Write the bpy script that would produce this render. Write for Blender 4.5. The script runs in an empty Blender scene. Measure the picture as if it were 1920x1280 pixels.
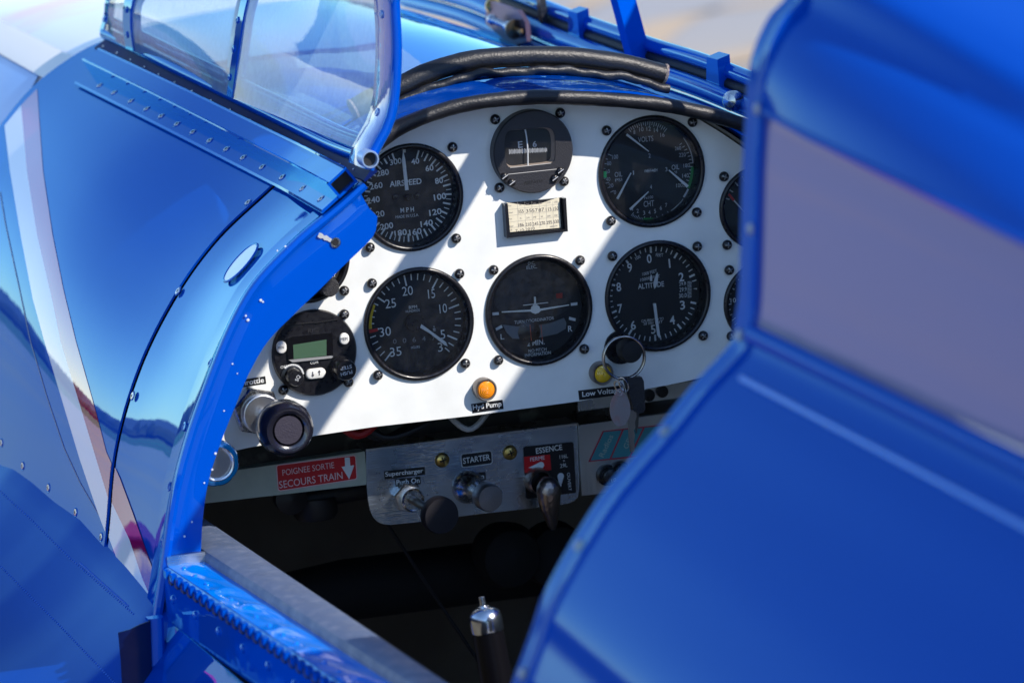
import bpy, bmesh, math, random
from math import sin, cos, pi, radians, atan2, sqrt, hypot
from mathutils import Vector, Matrix
from mathutils.bvhtree import BVHTree
from mathutils.geometry import tessellate_polygon
random.seed(7)
S = bpy.context.scene
COL = S.collection
# ------------------------------------------------------------------ camera (all design lengths in millimetres)
K = .001; Z0 = 1.45
def rotm(a):
    Rx = Matrix.Rotation(a[0], 3, 'X'); Ry = Matrix.Rotation(a[1], 3, 'Y'); Rz = Matrix.Rotation(a[2], 3, 'Z')
    return Rz @ Ry @ Rx
CR = rotm((.1947, -.3041, -.1166)) @ Matrix(((1, 0, 0), (0, 0, -1), (0, 1, 0)))
CT = Vector((19.491, -22.8, 3000.)); CF = 7777.2
CC = -(CR.transposed() @ CT)
cam = bpy.data.cameras.new('camera'); co = bpy.data.objects.new('camera', cam); COL.objects.link(co)
co.matrix_world = Matrix.Translation(Vector((CC.x*K, CC.y*K, CC.z*K+Z0))) @ Matrix((CR[0], -CR[1], -CR[2])).transposed().to_4x4()
cam.sensor_width = 36; cam.lens = CF/1920*36; cam.clip_start = .05; cam.clip_end = 20000
cam.dof.use_dof = True; cam.dof.focus_distance = 2.97; cam.dof.aperture_fstop = 9.5
S.camera = co
# ------------------------------------------------------------------ light
SUN = Vector((.85, -1, 1.05)).normalized()          # towards the sun
w = bpy.data.worlds.new('World'); S.world = w; w.use_nodes = True
nt = w.node_tree; bg = nt.nodes['Background']; sky = nt.nodes.new('ShaderNodeTexSky')
sky.sky_type = 'NISHITA'; sky.sun_disc = False
sky.sun_elevation = math.asin(SUN.z); sky.sun_rotation = atan2(SUN.x, SUN.y)
sky.air_density = 1.0; sky.dust_density = .1; sky.ozone_density = 4.2
nt.links.new(sky.outputs[0], bg.inputs[0]); bg.inputs[1].default_value = .15
sl = bpy.data.lights.new('sun', 'SUN'); sl.energy = 3.7; sl.angle = radians(.53); sl.color = (1, .92, .82)
so = bpy.data.objects.new('sun', sl); COL.objects.link(so); so.rotation_euler = SUN.to_track_quat('Z', 'Y').to_euler()
so.location = (3, -3, 6)
S.view_settings.view_transform = 'Standard'; S.view_settings.look = 'None'
S.view_settings.exposure = 0.68; S.view_settings.gamma = 1; S.view_settings.use_curve_mapping = False
S.render.engine = 'CYCLES'
try:
    S.cycles.max_bounces = 8; S.cycles.transparent_max_bounces = 16
except Exception: pass

# ------------------------------------------------------------------ helpers
def U(px, py, ax='Y', v=0.):
    d = CR.transposed() @ Vector(((px-960)/CF, (py-640)/CF, 1.))
    i = 'XYZ'.index(ax); s = (v-CC[i])/d[i]
    return CC + s*d
def ray(px, py): return (CR.transposed() @ Vector(((px-960)/CF, (py-640)/CF, 1.))).normalized()
MATS = {}
def mat(name, col, rough=.5, metal=0., coat=0., ior=1.5, noise=None, bump=None, spec=.5, coat_ior=1.6, trans=0., rnoise=None, alpha=None, scr=None):
    if name in MATS: return MATS[name]
    m = bpy.data.materials.new(name); m.use_nodes = True; n = m.node_tree; p = n.nodes['Principled BSDF']
    p.inputs['Base Color'].default_value = (*col, 1); p.inputs['Roughness'].default_value = rough
    p.inputs['Metallic'].default_value = metal; p.inputs['IOR'].default_value = ior
    p.inputs['Coat Weight'].default_value = coat; p.inputs['Coat IOR'].default_value = coat_ior; p.inputs['Coat Roughness'].default_value = .015
    p.inputs['Specular IOR Level'].default_value = spec
    p.inputs['Transmission Weight'].default_value = trans
    tc = n.nodes.new('ShaderNodeTexCoord')
    def nz(scale, det=4, vec=None):
        t = n.nodes.new('ShaderNodeTexNoise'); t.inputs['Scale'].default_value = scale; t.inputs['Detail'].default_value = det
        n.links.new(vec or tc.outputs['Object'], t.inputs['Vector']); return t
    if noise:      # (scale, colour2, lo, hi)
        t = nz(noise[0]); r = n.nodes.new('ShaderNodeMapRange'); r.inputs[1].default_value = noise[2]; r.inputs[2].default_value = noise[3]
        n.links.new(t.outputs[0], r.inputs[0]); mx = n.nodes.new('ShaderNodeMix'); mx.data_type = 'RGBA'
        mx.inputs[6].default_value = (*col, 1); mx.inputs[7].default_value = (*noise[1], 1)
        n.links.new(r.outputs[0], mx.inputs[0]); n.links.new(mx.outputs[2], p.inputs['Base Color'])
    if rnoise:     # (scale, lo, hi)
        t = nz(rnoise[0], 6); r = n.nodes.new('ShaderNodeMapRange'); r.inputs[1].default_value = .3; r.inputs[2].default_value = .75
        r.inputs[3].default_value = rnoise[1]; r.inputs[4].default_value = rnoise[2]
        n.links.new(t.outputs[0], r.inputs[0]); n.links.new(r.outputs[0], p.inputs['Roughness'])
    if bump:       # (scale, strength, distance)
        if bump[0] == 'brush':
            mp = n.nodes.new('ShaderNodeMapping'); mp.inputs['Scale'].default_value = bump[3]
            n.links.new(tc.outputs['Object'], mp.inputs['Vector']); t = nz(1, 3, mp.outputs[0])
        elif bump[0] == 'leather':
            t = n.nodes.new('ShaderNodeTexVoronoi'); t.inputs['Scale'].default_value = bump[3]; t.feature = 'F1'
            n.links.new(tc.outputs['Object'], t.inputs['Vector'])
        else: t = nz(bump[0], 3)
        b = n.nodes.new('ShaderNodeBump'); b.inputs['Strength'].default_value = bump[1]; b.inputs['Distance'].default_value = bump[2]
        n.links.new(t.outputs[0], b.inputs['Height']); n.links.new(b.outputs[0], p.inputs['Normal'])
        if coat: n.links.new(b.outputs[0], p.inputs['Coat Normal'])
    MATS[name] = m; return m
def glassmat(name, tint, refl_rough=.01, ior=1.5, base=0., col=(.8, .85, .9), bump=None):
    if name in MATS: return MATS[name]
    m = bpy.data.materials.new(name); m.use_nodes = True; n = m.node_tree
    for x in list(n.nodes): n.nodes.remove(x)
    o = n.nodes.new('ShaderNodeOutputMaterial'); t = n.nodes.new('ShaderNodeBsdfTransparent'); g = n.nodes.new('ShaderNodeBsdfGlossy')
    t.inputs[0].default_value = (*tint, 1); g.inputs['Roughness'].default_value = refl_rough
    f = n.nodes.new('ShaderNodeFresnel'); f.inputs[0].default_value = ior
    mx = n.nodes.new('ShaderNodeMixShader'); n.links.new(f.outputs[0], mx.inputs[0])
    last = t
    if base:
        d = n.nodes.new('ShaderNodeBsdfDiffuse'); d.inputs[0].default_value = (*col, 1)
        m2 = n.nodes.new('ShaderNodeMixShader'); m2.inputs[0].default_value = base
        tl = n.nodes.new('ShaderNodeBsdfTranslucent'); tl.inputs[0].default_value = (*col, 1); m3 = n.nodes.new('ShaderNodeMixShader'); m3.inputs[0].default_value = .5
        n.links.new(d.outputs[0], m3.inputs[1]); n.links.new(tl.outputs[0], m3.inputs[2])
        n.links.new(t.outputs[0], m2.inputs[1]); n.links.new(m3.outputs[0], m2.inputs[2]); last = m2
        tc = n.nodes.new('ShaderNodeTexCoord'); nz = n.nodes.new('ShaderNodeTexNoise'); nz.inputs['Scale'].default_value = 140; nz.inputs['Detail'].default_value = 8
        n.links.new(tc.outputs['Object'], nz.inputs['Vector'])
        mr = n.nodes.new('ShaderNodeMapRange'); mr.inputs[1].default_value = .35; mr.inputs[2].default_value = .75
        mr.inputs[3].default_value = base*(.85 if base > .1 else .4); mr.inputs[4].default_value = base*(1.15 if base > .1 else 1.7)
        n.links.new(nz.outputs[0], mr.inputs[0]); n.links.new(mr.outputs[0], m2.inputs[0])
    if bump:
        tc = n.nodes.new('ShaderNodeTexCoord'); nz = n.nodes.new('ShaderNodeTexNoise'); nz.inputs['Scale'].default_value = bump[0]
        n.links.new(tc.outputs['Object'], nz.inputs['Vector']); b = n.nodes.new('ShaderNodeBump')
        b.inputs['Strength'].default_value = bump[1]; b.inputs['Distance'].default_value = bump[2]
        n.links.new(nz.outputs[0], b.inputs['Height']); n.links.new(b.outputs[0], g.inputs['Normal'])
    n.links.new(last.outputs[0], mx.inputs[1]); n.links.new(g.outputs[0], mx.inputs[2]); n.links.new(mx.outputs[0], o.inputs[0])
    MATS[name] = m; return m
def gloss(name, col, f0=.03, amp=.92, p=3.2, rough=.015, bump=None, mx_=.9, tint=(.46, .86, 1)):
    # deep polished paint: matt pigment under a clear layer whose mirror share rises steeply towards grazing angles
    if name in MATS: return MATS[name]
    m = bpy.data.materials.new(name); m.use_nodes = True; n = m.node_tree
    for x in list(n.nodes): n.nodes.remove(x)
    N = n.nodes.new; L = n.links.new
    o = N('ShaderNodeOutputMaterial'); d = N('ShaderNodeBsdfDiffuse'); g = N('ShaderNodeBsdfGlossy'); mix = N('ShaderNodeMixShader'); lw = N('ShaderNodeLayerWeight')
    d.inputs[0].default_value = (*col, 1); g.inputs['Roughness'].default_value = rough; g.inputs[0].default_value = (*tint, 1); lw.inputs[0].default_value = .5
    pw = N('ShaderNodeMath'); pw.operation = 'POWER'; L(lw.outputs['Facing'], pw.inputs[0]); pw.inputs[1].default_value = p
    ma = N('ShaderNodeMath'); ma.operation = 'MULTIPLY_ADD'; L(pw.outputs[0], ma.inputs[0]); ma.inputs[1].default_value = amp; ma.inputs[2].default_value = f0
    mi = N('ShaderNodeMath'); mi.operation = 'MINIMUM'; L(ma.outputs[0], mi.inputs[0]); mi.inputs[1].default_value = mx_
    L(mi.outputs[0], mix.inputs[0]); L(d.outputs[0], mix.inputs[1]); L(g.outputs[0], mix.inputs[2]); L(mix.outputs[0], o.inputs[0])
    tc = N('ShaderNodeTexCoord')
    nz = N('ShaderNodeTexNoise'); nz.inputs['Scale'].default_value = 700; nz.inputs['Detail'].default_value = 2; L(tc.outputs['Object'], nz.inputs['Vector'])
    mr = N('ShaderNodeMapRange'); mr.inputs[1].default_value = .2; mr.inputs[2].default_value = .9; mr.inputs[3].default_value = rough*.7; mr.inputs[4].default_value = rough*2.2
    L(nz.outputs[0], mr.inputs[0]); L(mr.outputs[0], g.inputs['Roughness'])
    if bump:
        nz = N('ShaderNodeTexNoise'); nz.inputs['Scale'].default_value = bump[0]; nz.inputs['Detail'].default_value = 3; L(tc.outputs['Object'], nz.inputs['Vector'])
        bp = N('ShaderNodeBump'); bp.inputs['Strength'].default_value = bump[1]; bp.inputs['Distance'].default_value = bump[2]; L(nz.outputs[0], bp.inputs['Height'])
        L(bp.outputs[0], g.inputs['Normal'])
    MATS[name] = m; return m
BLUE = (.0, .07, .48)
PAINT = gloss('blue_gloss_paint', BLUE, bump=(9, .1, .003))
PAINTW = gloss('blue_paint_wavy', BLUE, bump=(28, .3, .003))
REARP = gloss('blue_paint_shaded', (.0, .055, .4), f0=.018, amp=.3, p=3.2, rough=.05, bump=(4, .1, .004))  # same blue paint, shade on the rear put into a darker colour
WHITEP = gloss('white_gloss_paint', (.88, .89, .9), tint=(.95, .97, 1), bump=(9, .1, .003))
REDP = gloss('red_gloss_paint', (.45, .01, .1), amp=1.5, tint=(.85, .92, 1), bump=(9, .1, .003))
PANELW = mat('panel_white', (.8, .82, .8), .38, noise=(35, (.7, .72, .7), .42, .85), bump=(900, .1, .0005), rnoise=(20, .28, .5))
BLACK = mat('black_plastic', (.008, .008, .011), .32, rnoise=(300, .22, .45))
BLACKM = mat('black_matt', (.006, .006, .008), .6)
DIAL = mat('dial_black', (.007, .008, .012), .6)
MARK = mat('marking_white', (.72, .74, .74), .6)
MARKD = mat('marking_grey', (.5, .52, .55), .6)
STEEL = mat('steel', (.62, .62, .62), .22, 1, rnoise=(400, .15, .35))
DSTEEL = mat('dark_steel', (.12, .11, .1), .3, 1)
ALU = mat('brushed_aluminium', (.6, .61, .6), .27, 1, bump=('brush', .5, .0004, (60, 60, 1500)), rnoise=(40, .16, .45))
ALUW = mat('worn_aluminium', (.6, .6, .57), .3, 1, bump=('brush', .4, .0004, (900, 60, 60)), rnoise=(25, .2, .5))
BRASS = mat('brass', (.6, .4, .12), .28, 1, rnoise=(300, .2, .5))
LEATHER = mat('black_leather', (.009, .01, .014), .42, bump=(650, .55, .0006), spec=.45)
LEATHERD = mat('leather_cut_edge', (.14, .12, .12), .9, noise=(900, (.4, .33, .28), .5, .6))
VINYL = mat('grey_vinyl', (.09, .125, .21), .4, bump=(900, .5, .0008), noise=(130, (.15, .18, .26), .5, .75), rnoise=(60, .3, .6))
DARK = mat('interior_dark', (.2, .195, .16), .8, noise=(9, (.15, .135, .11), .4, .6))
CREAM = mat('cream_paint', (.42, .45, .36), .55, noise=(80, (.36, .39, .31), .4, .8))
TAPE = mat('label_tape_black', (.008, .008, .01), .35)
RED = mat('placard_red', (.55, .008, .012), .4)
GREEN = mat('arc_green', (.02, .45, .12), .5)
YEL = mat('arc_yellow', (.75, .5, .01), .5)
REDM = mat('arc_red', (.5, .01, .01), .5)
TEAL = mat('placard_teal', (.04, .22, .26), .45)
PAPER = mat('card_paper', (.72, .66, .5), .8, noise=(200, (.66, .6, .45), .4, .7))
INK = mat('ink', (.06, .05, .06), .8)
AMBER = mat('amber_lens', (.95, .3, .01), .12, coat=1, ior=1.5)
YLENS = mat('yellow_lens', (.8, .5, .02), .15, coat=1)
LCD = mat('lcd_green', (.06, .12, .075), .25, coat=.5)
BUTTON = mat('button_white', (.75, .75, .72), .35)
GREYTUBE = mat('inclinometer_tube', (.14, .16, .18), .3, coat=1)
BLUEKNOB = mat('blue_anodised', (.0, .4, .95), .2, .3, coat=1)
MAUVE = gloss('rear_quarter_panel', (.1, .11, .3), f0=.05, amp=.75, p=3, rough=.06, tint=(.9, .9, 1), bump=(5, .2, .006))  # blue paint band, grey of the reflected apron put into the base colour
GLASS = glassmat('canopy_perspex', (.93, .96, .98), .004, 1.5, base=.42, col=(.58, .82, .98), bump=(3, .25, .02))  # pale blue haze put into the pane stands in for reflected sky
DGLASS = glassmat('dial_glass', (.94, .95, .96), .02, 1.35, base=.018, col=(.7, .72, .75))

class MB:
    def __init__(s): s.v = []; s.f = []; s.m = []; s.cm = 0
    def add(s, vs, fs):
        o = len(s.v); s.v += [Vector(p) for p in vs]
        for f in fs: s.f.append([o+i for i in f]); s.m.append(s.cm)
    def build(s, name, mats, parent=None, smooth=40):
        if not isinstance(mats, (list, tuple)): mats = [mats]
        me = bpy.data.meshes.new(name); org = ORG.get(parent.name, Vector()) if parent else Vector()
        if parent: base = lambda p: ((p.x-org.x)*K, (p.y-org.y)*K, (p.z-org.z)*K)
        else: base = lambda p: (p.x*K, p.y*K, p.z*K+Z0)
        me.from_pydata([base(p) for p in s.v], [], s.f); me.update()
        for m in mats: me.materials.append(m)
        for p, i in zip(me.polygons, s.m): p.material_index = i
        if smooth is not None:
            for p in me.polygons: p.use_smooth = True
            me.set_sharp_from_angle(angle=radians(smooth))
        o = bpy.data.objects.new(name, me); COL.objects.link(o)
        if parent: o.parent = parent; ORG[o.name] = org
        return o
ORG = {}
def thing(name, label, cat, loc, group=None):
    loc = Vector(loc)
    o = bpy.data.objects.new(name, None); COL.objects.link(o); o.location = (loc.x*K, loc.y*K, loc.z*K+Z0)
    o.empty_display_size = .02; o['label'] = label; o['category'] = cat
    if group: o['group'] = group
    ORG[o.name] = loc; return o
def tag(o, label=None, cat=None, group=None, kind=None):
    for k, v in (('label', label), ('category', cat), ('group', group), ('kind', kind)):
        if v: o[k] = v
    return o
def frame(ax, up=Vector((0, 0, 1))):
    a = Vector(ax).normalized()
    if abs(a.dot(up)) > .98: up = Vector((0, 1, 0))
    s = a.cross(up).normalized(); return s, s.cross(a).normalized(), a
def lathe(mb, c, ax, prof, n=48, up=Vector((0, 0, 1))):
    s, u, a = frame(ax, up); c = Vector(c); vs = []; fs = []
    for r, h in prof:
        for i in range(n):
            t = 2*pi*i/n; vs.append(c + a*h + (s*cos(t)+u*sin(t))*r)
    for j in range(len(prof)-1):
        for i in range(n):
            k = (i+1) % n; fs.append((j*n+i, j*n+k, (j+1)*n+k, (j+1)*n+i))
    if prof[0][0] > 1e-6: pass
    mb.add(vs, fs)
def tube(mb, pts, r, n=14, caps=True, up=Vector((0, 0, 1)), flat=1.):
    pts = [Vector(p) for p in pts]; vs = []; fs = []
    rr = r if isinstance(r, (list, tuple)) else [r]*len(pts)
    pu = None
    for i, p in enumerate(pts):
        t = (pts[min(i+1, len(pts)-1)]-pts[max(i-1, 0)]).normalized()
        if pu is None: s, u, a = frame(t, up)
        else:
            s = t.cross(pu).normalized(); u = s.cross(t).normalized()
        pu = u
        for k in range(n):
            q = 2*pi*k/n; vs.append(p+(s*cos(q)+u*sin(q)*flat)*rr[i])
    for j in range(len(pts)-1):
        for k in range(n):
            l = (k+1) % n; fs.append((j*n+k, j*n+l, (j+1)*n+l, (j+1)*n+k))
    if caps:
        fs.append(tuple(range(n-1, -1, -1))); fs.append(tuple((len(pts)-1)*n+k for k in range(n)))
    mb.add(vs, fs)
def sweep(mb, pts, side, upv, prof, closed=True, caps=True):
    """profile (a,b): a along side[i], b along upv[i]"""
    n = len(prof); vs = []; fs = []
    for p, s, u in zip(pts, side, upv):
        for a, b in prof: vs.append(Vector(p)+s*a+u*b)
    m = n if closed else n-1
    for j in range(len(pts)-1):
        for k in range(m):
            l = (k+1) % n; fs.append((j*n+k, j*n+l, (j+1)*n+l, (j+1)*n+k))
    if caps and closed:
        fs.append(tuple(range(n-1, -1, -1))); fs.append(tuple((len(pts)-1)*n+k for k in range(n)))
    mb.add(vs, fs)
def box(mb, a, b):
    x0, y0, z0 = a; x1, y1, z1 = b
    mb.add([(x0,y0,z0),(x1,y0,z0),(x1,y1,z0),(x0,y1,z0),(x0,y0,z1),(x1,y0,z1),(x1,y1,z1),(x0,y1,z1)],
           [(0,3,2,1),(4,5,6,7),(0,1,5,4),(1,2,6,5),(2,3,7,6),(3,0,4,7)])
def slab(mb, poly, d):
    """extrude planar polygon by vector d"""
    d = Vector(d); n = len(poly); vs = [Vector(p) for p in poly]+[Vector(p)+d for p in poly]
    mb.add(vs, [tuple(range(n)), tuple(range(2*n-1, n-1, -1))]+[(i, (i+1) % n+0, (i+1) % n+n, i+n) for i in range(n)])
def crs(pts, n):
    """catmull-rom resample (any dimension Vector)"""
    P = [Vector(p) for p in pts]; L = [0]
    for i in range(1, len(P)): L.append(L[-1]+(P[i]-P[i-1]).length)
    out = []
    for k in range(n):
        d = L[-1]*k/(n-1); i = 0
        while i < len(P)-2 and L[i+1] < d: i += 1
        t = (d-L[i])/max(1e-9, L[i+1]-L[i])
        p1, p2 = P[i], P[i+1]; p0 = P[i-1] if i > 0 else p1*2-p2; p3 = P[i+2] if i+2 < len(P) else p2*2-p1
        h = L[i+1]-L[i]; h0 = L[i]-L[i-1] if i > 0 else h; h1 = L[i+2]-L[i+1] if i+2 < len(P) else h
        m1 = (p2-p0)*(h/(h+h0)); m2 = (p3-p1)*(h/(h+h1))
        t2, t3 = t*t, t*t*t
        out.append(p1*(2*t3-3*t2+1)+m1*(t3-2*t2+t)+p2*(3*t2-2*t3)+m2*(t3-t2))
    return out
def grid(mb, rows, flip=False):
    n = len(rows[0]); vs = [p for r in rows for p in r]; fs = []
    for j in range(len(rows)-1):
        for i in range(n-1):
            q = (j*n+i, j*n+i+1, (j+1)*n+i+1, (j+1)*n+i)
            fs.append(q[::-1] if flip else q)
    mb.add(vs, fs)
def shell(mb, rows, th):
    """grid with thickness th towards the inside (offset along -normal)"""
    n = len(rows[0]); m = len(rows)
    N = []
    for j in range(m):
        r = []
        for i in range(n):
            a = rows[j][min(i+1, n-1)]-rows[j][max(i-1, 0)]; b = rows[min(j+1, m-1)][i]-rows[max(j-1, 0)][i]
            r.append(a.cross(b).normalized())
        N.append(r)
    inner = [[rows[j][i]-N[j][i]*th for i in range(n)] for j in range(m)]
    grid(mb, rows); grid(mb, inner, True)
    edge = lambda A, B: grid(mb, [A, B])
    edge([inner[0][i] for i in range(n)], rows[0]); edge(rows[-1], inner[-1])
    edge([rows[j][0] for j in range(m)], [inner[j][0] for j in range(m)]); edge([inner[j][-1] for j in range(m)], [rows[j][-1] for j in range(m)])
_tc = {}
def textpoly(s, bold=0.):
    k = (s, bold)
    if k in _tc: return _tc[k]
    c = bpy.data.curves.new('t', 'FONT'); c.body = s; c.size = 1; c.resolution_u = 3; c.offset = bold; c.fill_mode = 'FRONT'
    o = bpy.data.objects.new('t', c); COL.objects.link(o); dg = bpy.context.evaluated_depsgraph_get()
    me = bpy.data.meshes.new_from_object(o.evaluated_get(dg)); vs = [v.co.copy() for v in me.vertices]; fs = [tuple(p.vertices) for p in me.polygons]
    bpy.data.objects.remove(o); bpy.data.curves.remove(c); bpy.data.meshes.remove(me)
    x0 = min(v.x for v in vs); x1 = max(v.x for v in vs); y0 = min(v.y for v in vs); y1 = max(v.y for v in vs)
    vs = [Vector((v.x-(x0+x1)/2, v.y-(y0+y1)/2)) for v in vs]
    _tc[k] = (vs, fs, x1-x0, y1-y0); return _tc[k]
def text(mb, s, c, h, w=None, rot=0., bold=.012, Rt=Vector((1, 0, 0)), Up=Vector((0, 0, 1))):
    """text centred at c (mm), cap height h, width w, rot degrees ccw in the plane Rt/Up"""
    vs, fs, W, H = textpoly(s, bold); sy = h/H; sx = (w/W) if w else sy; a = radians(rot)
    R2 = Rt*cos(a)+Up*sin(a); U2 = Up*cos(a)-Rt*sin(a)
    mb.add([Vector(c)+R2*(v.x*sx)+U2*(v.y*sy) for v in vs], fs)
def T(mb, s, px, py, h, w=None, Y=0., rot=0., bold=.012):
    """text at photo position on the plane Y; h, w in photo pixels"""
    if h < 8: bold = min(bold, .0)
    text(mb, s, U(px, py, 'Y', Y), h/2.57, w/2.47 if w else None, rot, bold)
def quadY(mb, pts, Y, th=.3, aft=True):
    slab(mb, [U(x, y, 'Y', Y) for x, y in pts], (0, -th, 0))
def rrect(x0, z0, x1, z1, r, n=5):
    out = []
    for cx, cz, a0 in ((x1-r, z1-r, 0), (x0+r, z1-r, 90), (x0+r, z0+r, 180), (x1-r, z0+r, 270)):
        for i in range(n+1):
            a = radians(a0+90*i/n); out.append((cx+r*cos(a), cz+r*sin(a)))
    return out

# ------------------------------------------------------------------ the setting outside
def ground():
    m = bpy.data.materials.new('concrete_apron'); m.use_nodes = True; n = m.node_tree; p = n.nodes['Principled BSDF']; p.inputs['Roughness'].default_value = .9
    tc = n.nodes.new('ShaderNodeTexCoord'); mp = n.nodes.new('ShaderNodeMapping'); mp.inputs['Scale'].default_value = (.12, .3, 1); mp.inputs['Rotation'].default_value = (0, 0, .7)
    n.links.new(tc.outputs['Object'], mp.inputs['Vector']); t = n.nodes.new('ShaderNodeTexNoise'); t.inputs['Scale'].default_value = 1; t.inputs['Detail'].default_value = 6
    n.links.new(mp.outputs[0], t.inputs['Vector']); r = n.nodes.new('ShaderNodeValToRGB')
    r.color_ramp.elements[0].position = .4; r.color_ramp.elements[0].color = (.29, .3, .33, 1); r.color_ramp.elements[1].position = .62; r.color_ramp.elements[1].color = (.37, .33, .285, 1)
    n.links.new(t.outputs[0], r.inputs[0]); n.links.new(r.outputs[0], p.inputs['Base Color'])
    mb = MB(); k = 1000.
    mb.add([(-90*k, -60*k, -Z0*k), (60*k, -60*k, -Z0*k), (60*k, 75*k, -Z0*k), (-90*k, 75*k, -Z0*k)], [(0, 1, 2, 3)])
    tag(mb.build('apron', m, smooth=None), kind='structure')
    g = mat('dry_grass', (.07, .13, .03), .95, noise=(.02, (.16, .15, .06), .4, .6))
    mb = MB(); R = 9000*k; mb.add([(R*cos(2*pi*i/64), R*sin(2*pi*i/64), -Z0*k-40) for i in range(64)], [tuple(range(64))])
    tag(mb.build('grass_field', g, smooth=None), kind='structure')
    st = mat('tan_stain', (.44, .34, .24), .95)
    for si, (path, wd) in enumerate((([(1120, 150), (1175, 92), (1235, 50), (1310, 22), (1400, 8), (1500, -5)], 700), ([(960, 60), (1010, 36), (1080, 20), (1130, -10)], 350), ([(1380, 120), (1450, 80), (1560, 60)], 900), ([(780, 12), (900, 45), (1000, 62)], 900))):
        pts = crs([U(x, y, 'Z', -Z0*k+4+4*si) for x, y in path], 20); mb = MB()
        grid(mb, [[p+Vector((-wd/3, -wd*.22, 0)) for p in pts], [p+Vector((wd/3, wd*.22, 0)) for p in pts]]); tag(mb.build('apron_stain', st, smooth=None), kind='structure')
    # green strip bands beyond the apron
    gb = mat('mown_grass', (.03, .2, .06), .95)
    mb = MB()
    for y0, y1 in ((82, 90), (120, 150), (210, 260)):
        mb.add([(-900*k, y0*k, -Z0*k-30), (900*k, y0*k, -Z0*k-30), (900*k, y1*k, -Z0*k-30), (-900*k, y1*k, -Z0*k-30)], [(0, 1, 2, 3)])
    tag(mb.build('taxiway_grass', gb, smooth=None), kind='structure')
    # hills
    hm = mat('hill_forest', (.07, .09, .12), .95, noise=(.002, (.1, .12, .12), .4, .7))
    mb = MB(); rows = []
    N = 240
    for ri, (rad, hh) in enumerate(((3200, 0), (3600, .55), (4300, 1.), (5200, .7))):
        row = []
        for i in range(N+1):
            a = 2*pi*i/N; h = 75+28*sin(3*a+1)+22*sin(7*a+.4)+12*sin(17*a)+8*sin(41*a+2)+5*sin(83*a)
            row.append(Vector((rad*k*cos(a), rad*k*sin(a), (h*hh-2)*k if ri else -3*k)))
        rows.append(row)
    grid(mb, rows, True); tag(mb.build('hills', hm), kind='structure')
    # tree belt
    tm = mat('tree_belt_foliage', (.02, .04, .012), .95, noise=(.15, (.05, .06, .02), .4, .6))
    mb = MB(); rnd = random.Random(3)
    for i in range(420):
        a = radians(40)+radians(230)*i/420+rnd.uniform(-.01, .01); r = rnd.uniform(430, 520); h = rnd.uniform(7, 15); wd = rnd.uniform(4, 8)
        cx, cy = r*cos(a), r*sin(a); ring = [(0, .5), (.25, 1), (.6, .8), (.85, .4), (1, .02)]; n = 7; vs = []
        for z, q in ring:
            for j in range(n):
                b = 2*pi*j/n; qq = q*wd*rnd.uniform(.75, 1.2); vs.append(((cx+qq*cos(b))*k, (cy+qq*sin(b))*k, (-Z0+z*h*rnd.uniform(.95, 1.05))*k))
        mb.add(vs, [(j*n+i2, j*n+(i2+1) % n, (j+1)*n+(i2+1) % n, (j+1)*n+i2) for j in range(4) for i2 in range(n)])
    tag(mb.build('tree_belt', tm, smooth=None), 'distant dark belt of trees beyond the airfield grass', kind='stuff')
ground()

# ------------------------------------------------------------------ fuselage sections (X,Z) left half, bottom to top
def full(half, drop=0):
    return half+[(-x, z-drop*min(1, max(0, (-x-30)/110))) for x, z in half[-2::-1]] if half[-1][0] == 0 else half+[(-x, z) for x, z in half[::-1]]
SEC = {
 -100: [(-200, -700), (-300, -560), (-338, -380), (-330, -220), (-312, -130), (-298, -70), (-275, -13), (-240.5, 50), (-205, 83), (-171, 106), (-140, 128), (-105, 147), (-60, 158), (0, 162)],
 60:   [(-205, -705), (-305, -565), (-342, -390), (-335, -220), (-317, -141), (-305, -76), (-283, -19), (-252, 31), (-220, 67), (-180, 98), (-145, 124), (-108, 146), (-60, 160), (0, 165)],
 300:  [(-215, -715), (-318, -575), (-360, -400), (-352, -230), (-336, -120), (-322, -40), (-299, 25), (-266, 77), (-230, 112), (-186, 139), (-150, 154), (-110, 166), (-58, 174), (0, 177)],
 560:  [(-220, -720), (-325, -580), (-368, -400), (-364, -240), (-354, -110), (-337, -10), (-308, 60), (-276, 98), (-246, 128), (-213, 149), (-187, 160), (-140, 170), (-75, 177), (0, 180)],
}
NS = 340
_PC = {}
def secrow(Y, d=0.):
    ys = sorted(SEC)
    if not _PC:
        for y in ys: _PC[y] = crs([Vector((a, b, 0)) for a, b in full(SEC[y], 28 if y >= 300 else 0)], NS)
    P = _PC
    if Y <= ys[0]: A, B, t = ys[0], ys[1], (Y-ys[0])/(ys[1]-ys[0])
    elif Y >= ys[-1]: A, B, t = ys[-2], ys[-1], (Y-ys[-2])/(ys[-1]-ys[-2])
    else:
        i = max(k for k in range(len(ys)-1) if ys[k] <= Y); A, B, t = ys[i], ys[i+1], (Y-ys[i])/(ys[i+1]-ys[i])
        # smooth (hermite) across sections
        pr = P[ys[max(i-1, 0)]]; nx = P[ys[min(i+2, len(ys)-1)]]
        out = []
        for k in range(NS):
            p1, p2 = P[A][k], P[B][k]; h = B-A
            m1 = (p2-pr[k])/(B-ys[max(i-1, 0)])*h; m2 = (nx[k]-p1)/(ys[min(i+2, len(ys)-1)]-A)*h
            q = p1*(2*t**3-3*t*t+1)+m1*(t**3-2*t*t+t)+p2*(3*t*t-2*t**3)+m2*(t**3-t*t)
            out.append(Vector((q.x, Y, q.y)))
        return offs(out, d)
    return offs([Vector((P[A][k].x+(P[B][k].x-P[A][k].x)*t, Y, P[A][k].y+(P[B][k].y-P[A][k].y)*t)) for k in range(NS)], d)
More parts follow.
